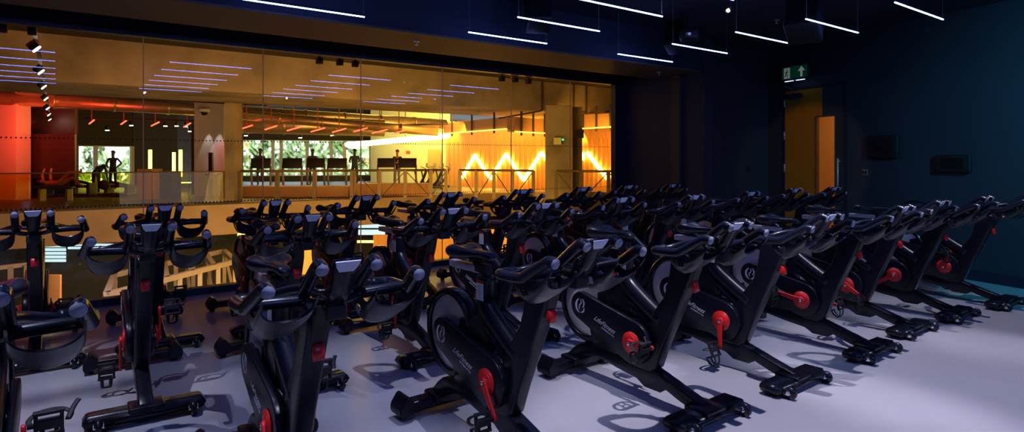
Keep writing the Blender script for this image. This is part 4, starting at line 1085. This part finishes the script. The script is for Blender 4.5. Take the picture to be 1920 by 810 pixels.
lamp_panel(80, 123, 458, 492, 21.8, 5, dl, 'slatted pale daylight window on the lower floor at left', gap=.3)
lamp_panel(128, 240, 456, 468, 21.9, 2, dl, 'long low strip window on the lower floor', gap=.35)
lamp_panel(672, 722, 416, 442, 27.5, 2, dl, 'small bright pale window on the lower floor behind the bikes', gap=.25)
lamp_panel(345, 370, 444, 452, 26, 1, dl, 'tiny bright window on the lower floor behind the head-on bike')
lamp_panel(446, 461, 436, 482, 19, 6, M['lowglow'], 'stack of glowing yellow bars on the lower floor', 'bar_lamp', .4, 'lamp')
lamp_panel(670, 700, 451, 455, 20, 1, M['lowglow'], 'single flat yellow lamp glowing on the lower floor', 'bar_lamp', .1, 'lamp')
for (pa, pb2, ya, yb, Y, lab) in ((88, 114, 515, 640, 12.5, 'amber lit post on the lower floor at left'), (560, 640, 460, 600, 17, 'amber timber screen on the lower floor behind the bikes'), (880, 960, 430, 560, 20, 'tall amber timber screen on the lower floor'), (700, 860, 440, 600, 22, 'wide amber timber screen on the lower floor')):
    lamp_panel(pa, pb2, ya, yb, Y, 1, M['wood'], lab, 'timber_screen', 0, 'screen')
for i, (px, Y) in enumerate(((430, 17.0), (612, 19), (740, 20))):
    q = gp(px, Y, -5.4); b = BM(); cyl(b, (0, 0, 0), (0, 0, 2.2), .16, 12); o = obj('storage_drum', b, M['machg'], None, 40); o.location = q; tag(o, 'grey upright drum on the lower floor, %s from the left' % names_[i], 'drum')

# ================================================================== LIGHT
def area(name, loc, target, size, power, col, sy=None, spread=None):
    l = bpy.data.lights.new(name, 'AREA'); l.energy = power; l.color = col; l.size = size
    if sy: l.shape = 'RECTANGLE'; l.size_y = sy
    if spread: l.spread = R(spread)
    o = bpy.data.objects.new(name, l); C.objects.link(o); o.location = loc
    o.rotation_euler = (Vector(target)-Vector(loc)).to_track_quat('-Z', 'Y').to_euler(); return o
def spot(name, loc, target, power, col, ang_, blend=.5, rad=.04):
    l = bpy.data.lights.new(name, 'SPOT'); l.energy = power; l.color = col; l.spot_size = R(ang_); l.spot_blend = blend; l.shadow_soft_size = rad
    o = bpy.data.objects.new(name, l); C.objects.link(o); o.location = loc
    o.rotation_euler = (Vector(target)-Vector(loc)).to_track_quat('-Z', 'Y').to_euler(); return o
LAV = (.90, .84, 1.0)
for (x, y, e, cc, an) in ((.95, 1.65, 150, (.70, .72, 1.0), 56), (2.85, 1.65, 290, LAV, 58), (4.75, 1.5, 230, LAV, 56), (6.5, 1.6, 120, LAV, 56), (-.7, 2.3, 150, (.72, .74, 1.0), 64),
                      (-.5, 4.25, 170, (.74, .76, 1.0), 62), (.45, 3.5, 55, (.62, .66, 1.0), 62), (2.29, 3.53, 130, (.75, .76, 1.0), 56), (4.3, 3.5, 80, (.7, .76, 1.0), 66), (6.2, 3.5, 55, (.6, .72, 1.0), 66)):
    spot('studio_downlight', (x, y, 2.9), (x, y, 0), e, cc, an, .5, .012)
spot('teal_wash', (6.0, -.2, 2.9), (8.25, 1.0, 1.7), 950, (.03, .28, .42), 85, 1.0, .03)
spot('blue_front_fill', (1.6, -2.2, 2.9), (2.6, 3.0, .7), 130, (.20, .30, 1.0), 90, 1.0, .02)  # added fill from behind the camera, brightens console and bike fronts; no fixture
spot('blue_front_fill', (4.6, -1.6, 2.9), (5.0, 3.0, .7), 110, (.20, .32, 1.0), 90, 1.0, .02)
# warm gym light
AMB = (1.0, .50, .09)
area('gym_amber', (12, 13, 6.0), (14, 20, 3.5), 8, 420, (1.0, .52, .12), 3)
area('gym_amber', (2, 12, 6.0), (2, 20, 3.5), 8, 170, (1.0, .50, .16), 3)
area('gym_amber', (18, 25, 4.5), (20, 30, 1), 7, 900, AMB, 3)
area('timber_wash', tuple(onT(960, 250, 3.0)), tuple(onT(960, 300, 0)), 7, 330, (1.0, .48, .05), 1)
area('timber_wash', tuple(onT(1110, 250, 3.0)), tuple(onT(1110, 300, 0)), 4, 190, (1.0, .48, .05), 1)
area('gym_mid', tuple(at(600, 215, 33)), tuple(at(600, 340, 30)), 8, 700, (1.0, .66, .15), 4)
area('gym_yellow', tuple(at(770, 232, 34)), tuple(at(770, 320, 38)), 5, 300, (1.0, .84, .12), 2)
area('gym_red', tuple(at(15, 235, 21)), tuple(at(15, 215, 24)), 1.2, 170, (1.0, .06, .03), 1)
spot('gym_red_spot', tuple(at(440, 214, 23.6)), tuple(at(421, 290, 25.2)), 150, (1.0, .04, .06), 30, .6, .05)
for px_ in (388, 408): spot('column_wash', tuple(at(px_, 226, 24.9)), tuple(at(px_, 330, 25.2)), 60, (1.0, .92, .8), 34, .5, .03)
area('gym_red_spill', (-1.0, 11, 3.6), (.6, 5.8, 0), 2.0, 16, (1.0, .10, .06))
area('amber_spill', (5.5, 9.5, 2.6), (5.0, 6.2, .5), 3, 16, (1.0, .50, .06))
spot('door_spot', tuple(SPOTP), tuple(onwall(.72, 1.2)), 48, (1.0, .66, .38), 30, .35, .02)
area('ledge_wash', (4, 12, 1.2), (6, 22.5, -.6), 6, 500, (1.0, .50, .16), 1)
area('lower_amber', tuple(gp(620, 15, -1.2)), tuple(gp(640, 20, -4)), 5, 380, (1.0, .55, .08))
area('lower_amber', tuple(gp(860, 16, -1.3)), tuple(gp(860, 22, -4)), 4, 380, (1.0, .60, .06))
area('lower_white', tuple(gp(300, 13, -.6)), tuple(gp(320, 16, -4)), 4, 110, (1.0, .78, .66))
area('corridor_lamp', tuple(onwall(.9, 2.9, -1.1)), tuple(onwall(.9, 0, -1.6)), .8, 45, (1.0, .60, .30))

# sky outside
w = bpy.data.worlds.new('w'); S.world = w; w.use_nodes = True
bg = w.node_tree.nodes['Background']; bg.inputs['Color'].default_value = (.80, .90, 1.0, 1); bg.inputs['Strength'].default_value = 6

# ------------------------------------------------------------------ camera
cam = bpy.data.cameras.new('camera'); co = bpy.data.objects.new('camera', cam); C.objects.link(co)
cam.sensor_width = 36; cam.lens = 36*F/1920; cam.shift_y = -(405-HY)/1920; cam.clip_start = .05; cam.clip_end = 300
co.location = (0, 0, H); co.rotation_euler = (R(90), 0, -YAW); S.camera = co
S.view_settings.view_transform = 'Standard'; S.view_settings.look = 'None'; S.view_settings.gamma = 1; S.view_settings.exposure = 0
S.view_settings.use_curve_mapping = False
